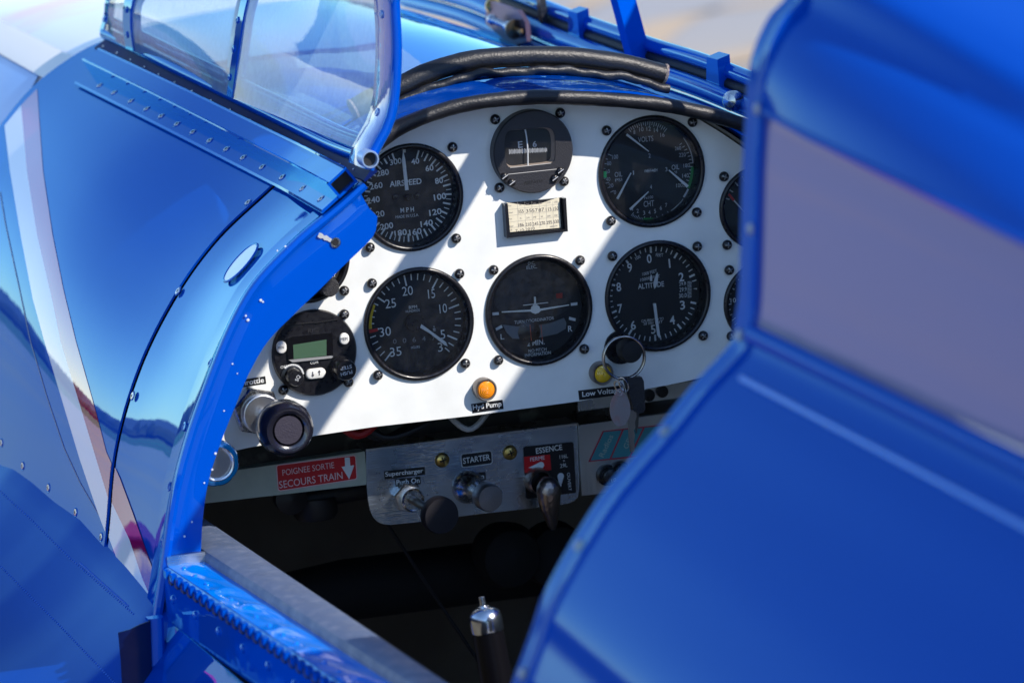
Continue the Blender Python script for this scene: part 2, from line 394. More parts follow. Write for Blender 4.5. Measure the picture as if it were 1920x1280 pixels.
def offs(row, d):
    if not d: return row
    n = len(row); out = []
    for i in range(n):
        t = row[min(i+1, n-1)]-row[max(i-1, 0)]; nn = Vector((-t.z, 0, t.x)).normalized()   # outward: left of travel (bottom-left to top)
        out.append(row[i]+nn*d)
    return out
def idx(Y, cond):
    r = secrow(Y); return [i for i, p in enumerate(r) if cond(p)]
AC = thing('aircraft_fuselage', 'blue painted aircraft fuselage with open cockpit and white and red side stripe', 'aircraft fuselage', (0, 0, -700))
SKINROWS = [secrow(y) for y in range(-100, 561, 10)]
class bv:
    def __init__(self, rows):
        self.r = rows; self.n = n = len(rows[0]); self.m = len(rows)
        self.t = BVHTree.FromPolygons([p for r in rows for p in r], [(j*n+i, j*n+i+1, (j+1)*n+i+1, (j+1)*n+i) for j in range(len(rows)-1) for i in range(n-1)])
    def nrm(self, j, i):
        R_ = self.r; j = max(0, min(self.m-1, j)); i = max(0, min(self.n-1, i))
        a = R_[j][min(i+2, self.n-1)]-R_[j][max(i-2, 0)]; b = R_[min(j+2, self.m-1)][i]-R_[max(j-2, 0)][i]
        return a.cross(b).normalized()
BV = bv(SKINROWS)
def hit(px, py, b_=None):
    b_ = b_ or BV; d = ray(px, py)
    loc, nor, k, _ = b_.t.ray_cast(CC, d)
    if loc is None: return None
    j, i = k//(b_.n-1), k % (b_.n-1); p = b_.r[j][i]; e1 = b_.r[j][i+1]-p; e2 = b_.r[j+1][i]-p; q = loc-p
    u = max(0, min(1, q.dot(e1)/max(1e-9, e1.dot(e1)))); v = max(0, min(1, q.dot(e2)/max(1e-9, e2.dot(e2))))
    nor = b_.nrm(j, i).lerp(b_.nrm(j, i+1), u).lerp(b_.nrm(j+1, i).lerp(b_.nrm(j+1, i+1), u), v).normalized()
    if nor.dot(d) > 0: nor = -nor
    return loc, nor
mb = MB(); shell(mb, [secrow(y) for y in [64]+list(range(80, 561, 20))], 1.6)
cowl = mb.build('engine_cowling_panel', PAINT, AC, 50)
# front segment (hoop skin), left side and right side reach aft to the hoop, the middle ends at the hood lip
iL = max(i for i, p in enumerate(secrow(-100)) if p.x < -152); iR = min(i for i, p in enumerate(secrow(-100)) if p.x > 152)
def sub(row, a, b): return row[a:b+1]
mb = MB()
def cornerrow(y):
    r = secrow(y, -1.5)
    k = 0 if y > -70 else int(round((1-sqrt(max(0, 1-((-70-y)/30.)**2)))*3))
    return sub(r, 0, iL)
shell(mb, [cornerrow(y) for y in (-100, -90, -80, -60, -40, -20, 0, 20, 40, 60)], 1.5)
mb.build('cockpit_side_skin', PAINT, AC, 50)
mb = MB(); shell(mb, [sub(secrow(y, -1.5), iL, iR) for y in (-32, -20, 0, 20, 40, 60)], 1.5); mb.build('hood_skin', PAINTW, AC, 50)
mb = MB(); shell(mb, [sub(secrow(y, -1.5), iR, NS-1) for y in (-100, -60, -20, 20, 60)], 1.5)
mb.build('cockpit_side_skin', PAINT, AC, 50)
mb = MB(); grid(mb, [secrow(y, -8) for y in (54, 72)]); mb.build('cowling_joint_strip', BLACKM, AC, 50)
# raised edge band with bead round the hoop
hrow = [p for p in sub(secrow(-100, 0), 0, iL) if p.z > -168]
mb = MB()
def tang(row, i): return (row[min(i+1, len(row)-1)]-row[max(i-1, 0)]).normalized()
side = []; upv = []
for i in range(len(hrow)):
    t = tang(hrow, i); n_ = Vector((-t.z, 0, t.x)).normalized(); side.append(Vector((0, 1, 0))); upv.append(n_)
prof = [(0, -3), (-2.4, -2.4), (-3.4, 0), (-2.4, 2.4), (0, 3.2), (5, 2.6), (9, 1.2), (14, .9), (32, .8), (33, .0), (33, -3)]
sweep(mb, hrow, side, upv, prof); mb.build('hoop_edge_band', PAINT, AC, 35)
# aft facing flange of the hoop
inner = crs([U(x, y, 'Y', -98) for x, y in [(706, 405), (703, 432), (690, 452), (640, 500), (600, 540), (548, 590), (500, 640), (465, 700), (440, 760), (412, 830), (390, 900), (379, 970), (375, 1043)]][::-1], 60)
outer = crs([Vector((p.x, -98, p.z)) for p in hrow if p.z > -142][::-1], 60)[::-1]
outer[-1] = U(672, 372, 'Y', -98)
mb = MB(); rows = []
for t in (0, .1, .3, .6, .9, 1.):
    rows.append([outer[i].lerp(inner[i], t)+Vector((0, (1.5 if t < .2 else 0)-.0, 0)) for i in range(60)])
shell(mb, rows, 2.0); fl = mb.build('hoop_flange', PAINT, AC, 40)
# screw hole with a scraped streak
mb = MB(); c = U(629, 455, 'Y', -100.6); lathe(mb, c, (0, -1, 0), [(2.2, 0), (2.6, .5), (3.5, .5), (3.7, 0)], 20); mb.build('hole_rim', STEEL, AC)
mb = MB(); lathe(mb, c, (0, -1, 0), [(0, .25), (2.4, .25)], 20); mb.build('hole', BLACKM, AC)
mb = MB(); p0 = U(597, 440, 'Y', -100.7); p1 = U(622, 452, 'Y', -100.7); dd = (p1-p0).normalized(); nn = Vector((-dd.z, 0, dd.x))
rr = random.Random(5); vs = []
for i in range(9):
    q = p0.lerp(p1, i/8); ww = 1.5+rr.uniform(-.5, .5); vs.append((q+nn*ww, q-nn*ww*rr.uniform(.6, 1)))
slab(mb, [a for a, b in vs]+[b for a, b in vs[::-1]], (0, -.15, 0)); mb.build('bare_metal_scratch', mat('bare_metal', (.75, .75, .75), .4, .6), AC)
# small chips
mb = MB()
for x, y, r in [(489, 563, 1.4), (493, 566, 1), (461, 592, 1.1), (465, 600, 1.5), (436, 682, .9), (445, 700, .7), (420, 770, .8), (404, 850, 1.3), (398, 880, 1.1), (383, 905, .9), (360, 978, .9), (346, 1005, 1.1), (520, 470, .9), (535, 462, 1.), (560, 452, 1.2), (575, 445, .8), (588, 428, .9)]:
    mb = MB(); lathe(mb, U(x, y, 'Y', -100.4), (0, -1, 0), [(0, .2), (r*.6, .15), (r*.75, 0)], 7); mb.build('paint_chip', mat('chip_grey', (.55, .6, .68), .6), AC)
# screws: countersunk head with cross recess lying on a skin
def flathead(mb, p, n, r, ring=True):
    s, u, a = frame(n); mb.cm = 0
    lathe(mb, p, n, [(r*1.45, .1), (r*1.3, .5), (r*1.08, .25)], 24); mb.cm = 1
    lathe(mb, p, n, [(r*1.05, .2), (r, .75), (r*.6, .9), (0, .95)], 24); mb.cm = 2
    for k in (0, 1):
        d = (s*cos(.6+k*pi/2)+u*sin(.6+k*pi/2)); e = a.cross(d)
        q = Vector(p)+a*1.0
        mb.add([q+d*r*.5+e*r*.11, q-d*r*.5+e*r*.11, q-d*r*.5-e*r*.11, q+d*r*.5-e*r*.11], [(0, 1, 2, 3)])
def skin_screw(px, py, r, name='skin_screw', bvh=None, mm=None, parent=None):
    h = hit(px, py, bvh)
    if not h: return
    mb = MB(); flathead(mb, h[0], h[1], r); return mb.build(name, mm or [PAINT, STEEL, BLACKM], parent or AC, 50)
for x, y in [(465, 380), (334, 546), (249, 742), (43, 873), (91, 914), (142, 960), (190, 1006), (3, 830)]: skin_screw(x, y, 2.6)
# rivets on the hoop band
for x, y in [(488, 563), (397, 680), (348, 800), (320, 912), (307, 1018)]:
    h = hit(x, y)
    if h:
        mb = MB(); lathe(mb, h[0], h[1], [(3.4, .9), (3.2, 1.5), (1.9, 1.6), (1.7, 1.2), (0, 1.2)], 20); mb.build('flush_rivet', PAINT, AC, 30)
# oval hole/recess on the hoop (round access cover)
h = hit(452, 493)
mb = MB(); s_, u_, a_ = frame(h[1]); lathe(mb, h[0], h[1], [(18.2, .0), (17.6, 1.0), (16.8, 1.1), (16.2, .5)], 40); cv = mb.build('access_ring', PAINT, AC, 60)
mb = MB(); lathe(mb, h[0], h[1], [(16.4, .6), (0, .65)], 40); mb.build('access_cover', mat('pale_cover', (.85, .92, .97), .2, coat=1), AC)

# paint stripe laid on the skin, traced and put on the surface
WL = [(9, 236), (19, 320), (40, 445), (62, 560), (84, 640), (120, 760), (150, 860), (184, 960), (216, 1045), (243, 1095), (274, 1145)]
WM = [(40, 198), (51, 320), (70, 440), (100, 570), (114, 640), (147, 747), (175, 840), (204, 935), (240, 1010), (265, 1085), (284, 1128)]
WR = [(70, 167), (81, 320), (99, 440), (120, 545), (143, 640), (182, 777), (200, 847), (222, 895), (246, 960), (285, 1070), (300, 1108)]
def polyat(P, t):
    d = [0]
    for i in range(1, len(P)): d.append(d[-1]+hypot(P[i][0]-P[i-1][0], P[i][1]-P[i-1][1]))
    x = t*d[-1]; i = 0
    while i < len(P)-2 and d[i+1] < x: i += 1
    q = (x-d[i])/(d[i+1]-d[i]); return (P[i][0]+(P[i+1][0]-P[i][0])*q, P[i][1]+(P[i+1][1]-P[i][1])*q)
def band(name, A, B, m, n=90, k=6, off=.35, parent=None, ygap=(57, 68)):
    segs = [[]]
    for i in range(n+1):
        a = polyat(A, i/n); b = polyat(B, i/n); row = []
        for j in range(k+1):
            t = j/k; h = hit(a[0]+(b[0]-a[0])*t, a[1]+(b[1]-a[1])*t)
            if not h: row = None; break
            row.append(h)
        if row is None:
            segs.append([]); continue
        segs[-1].append(row)
    mb = MB(); NN = []
    for sg in segs:
        if len(sg) < 2: continue
        n_ = len(sg[0]); o = len(mb.v); vs = []
        for r in sg:
            for (l, nn) in r:
                d = off if l.y > 62 else off-1.25
                vs.append(l+nn*d); NN.append(nn)
        fs = []
        for j in range(len(sg)-1):
            for i in range(n_-1):
                q = (j*n_+i, j*n_+i+1, (j+1)*n_+i+1, (j+1)*n_+i)
                ys = [vs[v].y for v in q]
                if min(ys) < 64 and max(ys) > 60: continue
                if (vs[q[1]]-vs[q[0]]).cross(vs[q[2]]-vs[q[0]]).dot(sg[j][i][1]) < 0: q = q[::-1]
                fs.append(q)
        mb.add(vs, fs)
    o = mb.build(name, m, parent or AC, None)
    for p in o.data.polygons: p.use_smooth = True
    o.data.normals_split_custom_set_from_vertices([tuple(v) for v in NN]); return o
band('white_stripe', WL, WM, WHITEP, n=520, k=34); band('red_stripe', WM, WR, REDP, n=520, k=34)
TL = [(0, 360), (10, 420), (57, 640), (88, 745), (120, 840), (150, 905), (185, 965)]
band('trim_line', TL, [(x+1.4, y) for x, y in TL], mat('trim_line_grey', (.1, .16, .3), .4), n=120, k=1)

# nose cowl beyond the panel
mb = MB()
def shr(y, d): return [Vector((p.x*d, y, p.z*d+2)) for p in secrow(560)]
NOSEP = mat('nose_white_paint', (.7, .68, .74), .35, coat=.6, noise=(4.5, (.75, .35, .42), .52, .66))
rows = [shr(562, .955), shr(700, .95), shr(900, .93), shr(1150, .88), shr(1400, .78), shr(1500, .6)]
shell(mb, rows, 1.5); nose = mb.build('nose_cowl', NOSEP, AC, 50)
NBV = bv(rows)
def patch(name, quad, m, off, n=24):
    mb = MB(); R_ = []
    for i in range(n+1):
        a = Vector(quad[0]).lerp(Vector(quad[1]), i/n); b = Vector(quad[3]).lerp(Vector(quad[2]), i/n); row = []
        for j in range(9):
            q = a.lerp(b, j/8); h = hit(q.x, q.y, NBV)
            if not h: row = None; break
            row.append(h[0]+h[1]*off)
        if row: R_.append(row)
    if len(R_) > 1: grid(mb, R_); return mb.build(name, m, AC, 60)
    print('patch missing', name)
patch('nose_band', [(-60, 12), (150, 117), (100, 160), (-60, 70)], mat('nose_band_white', (.85, .84, .8), .5), 3)
patch('nose_side', [(-60, 74), (110, 162), (40, 240), (-60, 260)], mat('nose_blue', (.12, .3, .7), .3), 1.5)
# inner bulkhead at the front of the panel and the dark tub
mb = MB(); r = secrow(62, -9); mb.add(r, [tuple(range(len(r)))]); 
rows = [secrow(y, -10) for y in (-100, 20, 60)]
mb = MB(); grid(mb, [sub(secrow(y, -5), iL-6, NS-1) for y in (-20, 55)], True)
mb.build('hood_lining', DARK, AC)
mb = MB(); rI = secrow(560, -14); mb.add([Vector((p.x, 520, p.z)) for p in rI], [tuple(range(len(rI)))]); mb.build('firewall', DARK, AC)
mb = MB(); grid(mb, [secrow(y, -10) for y in (56, 200, 518)], True); mb.build('forward_lining', DARK, AC)

# wing root fillet and wing upper surface at the lower left
seam = [(-60, 842), (0, 872), (25, 880), (60, 905), (100, 940), (150, 975), (200, 1031), (232, 1064), (262, 1100), (292, 1138), (302, 1160)]
sp = []
for i in range(60):
    x, y = polyat(seam, i/59); h = hit(x, y)
    if h: sp.append(h[0])
mb = MB(); rows = []
for dx, dz in ((6, 4), (-2, -1), (-10, -9), (-26, -26), (-60, -52), (-120, -80), (-220, -108), (-420, -140), (-900, -190), (-2600, -330)):
    rows.append([Vector((p.x+dx, p.y, p.z+dz)) for p in ([Vector((sp[0].x, 900, sp[0].z-8))]+sp+[Vector((sp[-1].x-2, sp[-1].y-90, sp[-1].z-60)), Vector((sp[-1].x+10, -600, sp[-1].z-230)), Vector((sp[-1].x+30, -1400, sp[-1].z-330))])])
WINGP = gloss('blue_wing_paint', (.0, .042, .35), f0=.03, amp=.3, p=3, rough=.04, bump=(6, .1, .003))
shell(mb, rows[::-1], 2); wing = mb.build('wing_fillet', WINGP, AC, 50)
wb = bv(rows)
for A in ([(0, 920), (60, 975), (125, 1040), (250, 1150)], [(0, 1060), (110, 1170), (225, 1290)], [(150, 1055), (240, 1135)]):
    mb = MB()
    for i in range(70):
        x, y = polyat(A, i/69); h = hit(x, y, wb)
        if h: lathe(mb, h[0], h[1], [(.9, .1), (.6, .5), (0, .6)], 6)
    o = mb.build('stitch_line', mat('stitch_blue', (.01, .12, .55), .6), AC, 50)

# ------------------------------------------------------------------ left sill
def sz(y): return -128+(-100-y)*.035
def sx(y): return (-100-y)*.022 if y < -100 else 0
SY = [-103]+[-130-40*i for i in range(19)]
def strip(name, prof, m, parent=None, y0=None, sm=35):
    mb = MB(); ys = SY if y0 is None else [y for y in SY if y <= y0]
    grid(mb, [[Vector((a+sx(y)*max(0, min(1, (-254-a)/31)), y, sz(y)+b)) for a, b in prof+prof[:1]] for y in ys])
    return mb.build(name, m, parent or AC, sm)
SILL = AC
strip('sill_pad', [(-285, -6), (-285, 3), (-283, 6.5), (-278, 8), (-260, 8.2), (-255, 6.5), (-252.5, 2), (-253, -8)], VINYL)
mb = MB(); sweep(mb, [Vector((0, y, sz(y))) for y in (-103, -60, -20, 40)], [Vector((1, 0, 0))]*4, [Vector((0, 0, 1))]*4, [(-285, -6), (-285, 3), (-283, 6.5), (-278, 8), (-260, 8.2), (-255, 6.5), (-252.5, 2), (-253, -8)]); mb.build('sill_pad_forward', VINYL, AC, 35)
# top flange wavy sheet
mb = MB(); rows = []; rr = random.Random(2)
dim = [(-298+rr.uniform(-3, 3), -125-72*i+rr.uniform(-8, 8)) for i in range(11)]
for j in range(17):
    x0 = -310.5+25.5*j/16; row = []
    for i in range(260):
        y = -102-740*i/259; x = x0+sx(y); z = sz(y)+1.2*sin(y*.09+x*.3)*sin(pi*j/16)*.4
        for dx, dy in dim:
            q = hypot((x-dx)/8, (y-dy)/11); z += 1.5*math.exp(-q*q)
        row.append(Vector((x, y, z)))
    rows.append(row)
shell(mb, rows, 1.2); mb.build('sill_flange', mat('blue_paint_sunlit', (.0, .2, .8), .08, ior=1.5, bump=(30, .12, .002)), AC, 60)  # brighter copy of the blue paint, sunlight on the sill put into its colour
strip('sill_face', [(-313.5, -1), (-312, 0.5), (-310, -1), (-311, -38), (-314.5, -39)], PAINTW)
# hinge knuckles
mb = MB(); mb2 = MB()
for i in range(44):
    y = -112-16*i; z = sz(y)-2.5
    box(mb, (-316.2+sx(y), y-7.2, z-2.8), (-311.5+sx(y), y, z+2.6))
    box(mb2, (-315.0+sx(y), y-15.8, z-5.5), (-311.4+sx(y), y-8, z-.6))
mb.build('piano_hinge', PAINT, AC, 30); mb2.build('hinge_gaps', mat('navy', (.0, .01, .06), .5), AC, None)
for i in range(9):
    y = -125-58*i; mb = MB(); lathe(mb, (-313.6+sx(y), y, sz(y)-19), (-1, 0, 0), [(3.2, 0), (3., 1.4), (1.6, 2.3), (0, 2.5)], 18); mb.build('dome_rivet', PAINT, AC)
for i in range(22):
    y = -118-30*i; mb = MB(); lathe(mb, (-303.5+sx(y), y, sz(y)+.3), (0, 0, 1), [(1.6, 0), (1.4, .9), (0, 1.2)], 10)
    mb.build('sill_pin', mat('blue_paint_sunlit', BLUE), AC)
# end cap plate at hoop
mb = MB(); box(mb, (-311, -104, -129), (-284, -100.5, -121)); mb.build('sill_end_plate', ALU, AC)
# lower side skin below the sill, door edge strip
mb = MB(); rows = []
for y in (-104, -200, -400, -600, -850):
    z = sz(y); rows.append([Vector((p[0], y, p[1]+(z-sz(-104))*.7)) for p in ((-200, -700), (-300, -560), (-352, -400), (-350, -300), (-338, -230), (-322, -185), (-313, -165))])
shell(mb, [crs(r, 24) for r in rows], 1.5); mb.build('lower_side_skin', PAINT, AC, 50)
mb = MB(); zt = -160
NAVY = mat('navy_door_edge', (.0, .006, .06), .25, spec=.2, bump=(40, .3, .002))
rows = []
for k in range(14):
    z = zt-k*18; t = k/13
    rows.append([Vector((x-t*10+(1.5*sin(k*.8) if i == 0 else 0), y, z+dz)) for i, (x, y, dz) in enumerate(((-353, -124, -4), (-346, -128, -2), (-338, -129, 1), (-331, -128, 2), (-329, -120, 3)))])
shell(mb, rows[::-1], 1.5); mb.build('door_edge_strip', NAVY, AC, 40)
mb = MB(); sweep(mb, [Vector((-326-10*t, -118, zt+3-234*t)) for t in (0, .3, .6, 1)], [Vector((1, 0, 0))]*4, [Vector((0, -1, 0))]*4, [(-6, 0), (-6, 7), (-3, 9), (3, 9), (5, 7), (5, 0)]); mb.build('door_post', PAINTW, AC, 40)
mb = MB(); lathe(mb, (-320, -122, -187), (-.15, -1, 0), [(4, .2), (3.6, .9), (2.4, 1.2), (2.2, .6), (0, .6)], 22); mb.build('post_rivet', PAINT, AC)

# ------------------------------------------------------------------ rear fuselage (foreground right)
YA = -850
ol = [(1475, 0), (1450, 25), (1428, 65), (1412, 110), (1404, 170), (1400, 240), (1396, 300), (1392, 450), (1388, 560), (1381, 606), (1376, 640), (1350, 672), (1300, 725), (1240, 800), (1180, 868), (1130, 930), (1085, 1000), (1050, 1060), (1020, 1120), (1000, 1180), (980, 1235), (962, 1290)]
pr = [U(x, y, 'Y', YA) for x, y in ol][::-1]
pr = [Vector((-300, YA, -560)), Vector((-318, YA, -300)), Vector((-322, YA, -160)), Vector((-313, YA, -80))]+pr+[Vector((-128, YA, 330)), Vector((-75, YA, 338)), Vector((0, YA, 341)), Vector((90, YA, 335)), Vector((160, YA, 295)), Vector((185, YA, 200)), Vector((200, YA, 100)), Vector((290, YA, -20)), Vector((310, YA, -300)), Vector((200, YA, -560))]
print('REAR', [(round(p.x), round(p.z)) for p in pr])
NR = 420
base = crs(pr, NR)
zs_lo, zs_hi = 141., 252.
def rearrow(y, d=0.):
    t = (YA-y)/1000.; out = []
    for p in base:
        x, z = p.x, p.z
        left = x < 0
        # bulges grow aft of the opening edge, the quarter panel band stays flat
        if left and z >= zs_hi:
            k = min(1, (YA-y)/60); q = min(1, (z-zs_hi)/80); x -= k*4*(1-q)-t*60*q; z -= t*(72+110*q)
        elif left and z > zs_lo: z -= t*(20+50*(z-zs_lo)/(zs_hi-zs_lo))
        elif left and z > -330:
            z -= t*20
            x -= t*30*max(0, min(1, (zs_lo-z)/120))
        else: x *= 1+t*.05; z -= t*10
        out.append(Vector((x*(1+t*.02), y, z)))
    return offs(out, d)
def rng(lo, hi):
    ii = [i for i, p in enumerate(base) if p.x < 0 and lo <= p.z <= hi and p.z > -500]; return ii[0], ii[-1]
yr = [YA, YA-8, YA-20, YA-40, YA-80, YA-160, YA-260, YA-400, YA-600, YA-800, YA-1000]
a0, a1 = rng(-500, zs_lo); b0, b1 = a1, rng(zs_hi, 999)[0]
REAR = AC
mb = MB(); shell(mb, [[*r[0:a1+1]] for r in [rearrow(y, 0) for y in yr][::-1]], 2); rs = mb.build('rear_fuselage_side', REARP, AC, 60)
mb = MB(); shell(mb, [r[b1:] for r in [rearrow(y, 0) for y in yr][::-1]], 2); rd = mb.build('turtle_deck', REARP, AC, 60)
mb = MB(); shell(mb, [r[b0:b1+1] for r in [rearrow(y, -.8) for y in yr][::-1]], 2); rq = mb.build('rear_quarter_panel', MAUVE, AC, 60)
# edge bands and rims
row = [p for p in rearrow(YA)][30:b1+34]
mb = MB(); sd = []; uv = []
for i in range(len(row)):
    t = tang(row, i); sd.append(Vector((0, 1, 0))); uv.append(Vector((-t.z, 0, t.x)).normalized())
sweep(mb, row, sd, uv, [(2, -4), (2.6, -1), (2, .4), (0, .9), (-8, .8), (-17, .8), (-19, 1.9), (-21.5, 1.9), (-23, .1), (-23, -4)]); mb.build('opening_rim', REARP, AC, 30)
mb = MB(); 
for (lo, ins) in ((a1, 0), ):
    pts = [rearrow(y, .6)[a1-4] for y in yr[3:]]; tube(mb, pts, 1.8, 8)
mb.build('rear_swage_line', mat('blue_swage', (.0, .2, .7), .3), AC)
mb = MB(); tube(mb, [rearrow(y, -1.)[a1]*.5+rearrow(y, -1.)[a1+1]*.5 for y in yr[2:]], 5.2, 14); mb.build('quarter_panel_lower_bead', REARP, AC)
mb = MB(); tube(mb, [rearrow(y, .3)[b1] for y in yr[2:]], 1.6, 10); mb.build('quarter_panel_upper_bead', REARP, AC)
RB = bv([rearrow(y, 2.0) for y in yr])
for x, y in [(1246, 808), (1085, 1022), (979, 1262), (1408, 430), (1420, 205), (1386, 628)]:
    h = hit(x, y, RB)
    if h:
        mb = MB(); lathe(mb, h[0], h[1], [(3.2, 0), (2.9, 1.0), (1.4, 1.5), (0, 1.6)], 18); mb.build('rim_screw', mat('dull_screw', (.3, .33, .38), .45, .6), AC)
# right side wall of the open cockpit (out of sight from outside, throws the shade over the panel)
mb = MB(); rows = []
for y in (-100, -300, -500, -700, -848):
    t = (-100-y)/748; A = [p for p in secrow(-100)][iR:]; 
    rows.append([Vector((p.x, y, p.z)) for p in crs(A, 30)])
rows2 = [[p for p in r if p.z < 60] for r in rows]
shell(mb, rows2[::-1], 2); mb.build('starboard_side_skin', PAINT, AC, 50)
# tub floor
mb = MB(); box(mb, (-300, -860, -640), (300, 515, -620)); mb.build('cockpit_floor', DARK, AC)
mb = MB(); box(mb, (-190, -1060, -620), (190, -1050, 40)); mb.build('seat_back_bulkhead', DARK, AC)
mb = MB(); box(mb, (-283, -848, -620), (-279, -104, -140)); mb.build('tub_side_lining', DARK, AC)
mb = MB(); box(mb, (270, -848, -620), (274, 515, 40)); mb.build('tub_side_lining', DARK, AC)

# ------------------------------------------------------------------ slide rail on the left cowling
def ribbon(px0, px1, n=30):
    out = []
    for i in range(n):
        t = i/(n-1); h = hit(px0[0]+(px1[0]-px0[0])*t, px0[1]+(px1[1]-px0[1])*t); out.append(h)
    return out
# aft end overhangs the hoop: extend the line beyond the skin
RL = thing('canopy_slide_rail', 'long blue channel rail with a row of countersunk screws on the cowling side', 'rail', hit(400, 270)[0])
rp = ribbon((172, 142), (560, 332), 24)
P = [h[0] for h in rp]; N = [h[1] for h in rp]
dirr = (P[-1]-P[-8]).normalized(); Nn = N[-1]
# straight rail fitted through end points
pA, pB = P[0]+N[0]*1.0, P[-1]+N[-1]*1.0
tt = (pB-pA).normalized(); pE = U(636, 372, 'Y', -104)
n_end = (pE-pB).length
path = [p+n*1.8 for p, n in zip(P, N)]+[pB.lerp(pE, .5)+N[-1]*.5, pE]
ups = N+[N[-1], N[-1]]; 
sides = []
for i in range(len(path)):
    t = (path[min(i+1, len(path)-1)]-path[max(i-1, 0)]).normalized(); s = t.cross(ups[i]).normalized()
    if s.z > 0: s = -s
    sides.append(s)
mb = MB(); sweep(mb, path, sides, ups, [(-1, 0), (-1, 2.2), (14, 2.2), (15.5, 1.2), (15.5, 0)]); mb.build('rail_flange', PAINT, RL, 30)
mb = MB(); sweep(mb, path, sides, ups, [(0, 0), (0, 13.6), (-.8, 14.4), (-2, 13.6), (-15.4, 13.6), (-16.6, 14.4), (-17.4, 13.6), (-17.4, 0)], caps=False); mb.build('rail_channel', PAINT, RL, 30)
mb = MB(); q0 = path[-1]; sd_, up_ = sides[-1], ups[-1]; td_ = (path[-1]-path[-2]).normalized()
fr = [(0, 0), (0, 13.6), (-17.4, 13.6), (-17.4, 0)]; fi = [(-1.8, 1.8), (-1.8, 11.8), (-15.6, 11.8), (-15.6, 1.8)]
g4 = lambda L, d: [q0+sd_*a+up_*b+td_*d for a, b in L+L[:1]]
grid(mb, [g4(fr, 0), g4(fr, .6), g4(fi, .6), g4(fi, -6)]); mb.build('channel_lip', PAINT, RL, 30)
mb = MB(); mb.add(g4(fi, -5.5)[:4], [(0, 1, 2, 3)]); mb.build('channel_dark_face', BLACKM, RL, None)  # black inset face stands in for the shade inside the channel
for x, y in [(187, 160), (214, 176), (243, 193), (272, 208), (300, 222), (330, 239), (359, 255), (390, 271), (421, 287), (453, 303), (487, 321), (524, 341), (563, 362), (600, 378)]:
    q = None; best = 1e9
    for i in range(len(path)-1):
        for k in range(8):
            p = path[i].lerp(path[i+1], k/8); c = p+sides[i]*7.5+ups[i]*2.2
            v = CR @ c + CT; d = hypot(CF*v.x/v.z+960-x, CF*v.y/v.z+640-y)
            if d < best: best = d; q = (c, ups[i])
    mb = MB(); flathead(mb, q[0]-q[1]*.1, q[1], 2.5); mb.build('rail_screw', [PAINT, STEEL, BLACKM], RL, 50)

# ------------------------------------------------------------------ windscreen / canopy
WS = thing('windscreen', 'clear windscreen in a riveted blue frame standing on the cowling', 'windscreen', (0, 150, 150))
YB = -112
bowpx = [(692, 318), (700, 285), (714, 262), (729, 232), (738, 195), (742, 150), (744, 100), (743, 50), (741, 0)]
bl = [U(x, y, 'Y', YB) for x, y in bowpx]
bow = bl+[Vector((-117, YB, 285)), Vector((-98, YB, 332)), Vector((-40, YB, 364)), Vector((60, YB, 366)), Vector((138, YB, 338)), Vector((162, YB, 285)), Vector((166, YB, 225)), Vector((172, YB, 180)), Vector((190, YB, 130))]
print('BOW', [(round(p.x), round(p.z)) for p in bow])
bow = crs(bow, 70)
mb = MB(); tube(mb, bow, 3.6, 16, caps=False, up=Vector((0, 1, 0)))
mb.build('bow_tube', PAINT, WS, 60)
mb = MB(); lathe(mb, U(694, 299, 'Y', YB-8), (0, -1, 0), [(4.9, -3), (0, -3)], 20); mb.build('tube_dark_disc', BLACKM, WS, 20)  # black disc stands in for the shaded inside of the open tube
mb = MB(); c = bow[0]; d = (bow[0]-bow[1]).normalized(); lathe(mb, c, d, [(3.7, 0), (0, .2)], 20); mb.build('tube_end', [BLACKM], WS, 20)  # black cap, shade of the hollow bow end put into its colour
mb = MB(); pe = U(694, 299, 'Y', YB-8); lathe(mb, pe, (0, -1, 0), [(6.2, -12), (6.2, .4), (5.9, .8), (5.0, .8), (4.8, -8)], 24); mb.build('tube_lip', mat('bare_edge', (.35, .5, .75), .3, .5), WS, 30)
# outer strap of the bow (holds the perspex), towards the front
mb = MB(); sd = []; uv = []
for i in range(len(bow)):
    t = tang(bow, i); nn = Vector((-t.z, 0, t.x)).normalized(); sd.append(Vector((.0, 1, 0))); uv.append(nn)
sweep(mb, bow[:38], sd[:38], uv[:38], [(1, 2), (1, 3.6), (4, 4.4), (36, 4.4), (38, 3.6), (38, 2)]); mb.build('bow_strap', mat('strap_paint', (.01, .09, .5), .18, coat=1, coat_ior=1.7, bump=(30, .2, .004)), WS, 40)
for i in (4, 11, 17, 23, 29, 35):
    mb = MB(); p = bow[i]+Vector((0, 18, 0))+uv[i]*4.4; lathe(mb, p, uv[i], [(3., 0), (2.8, 1.2), (1.5, 1.3), (1.2, .7), (0, .7)], 16); mb.build('strap_rivet', mat('rivet_blue', (.25, .4, .7), .3, .3, coat=.5), WS)
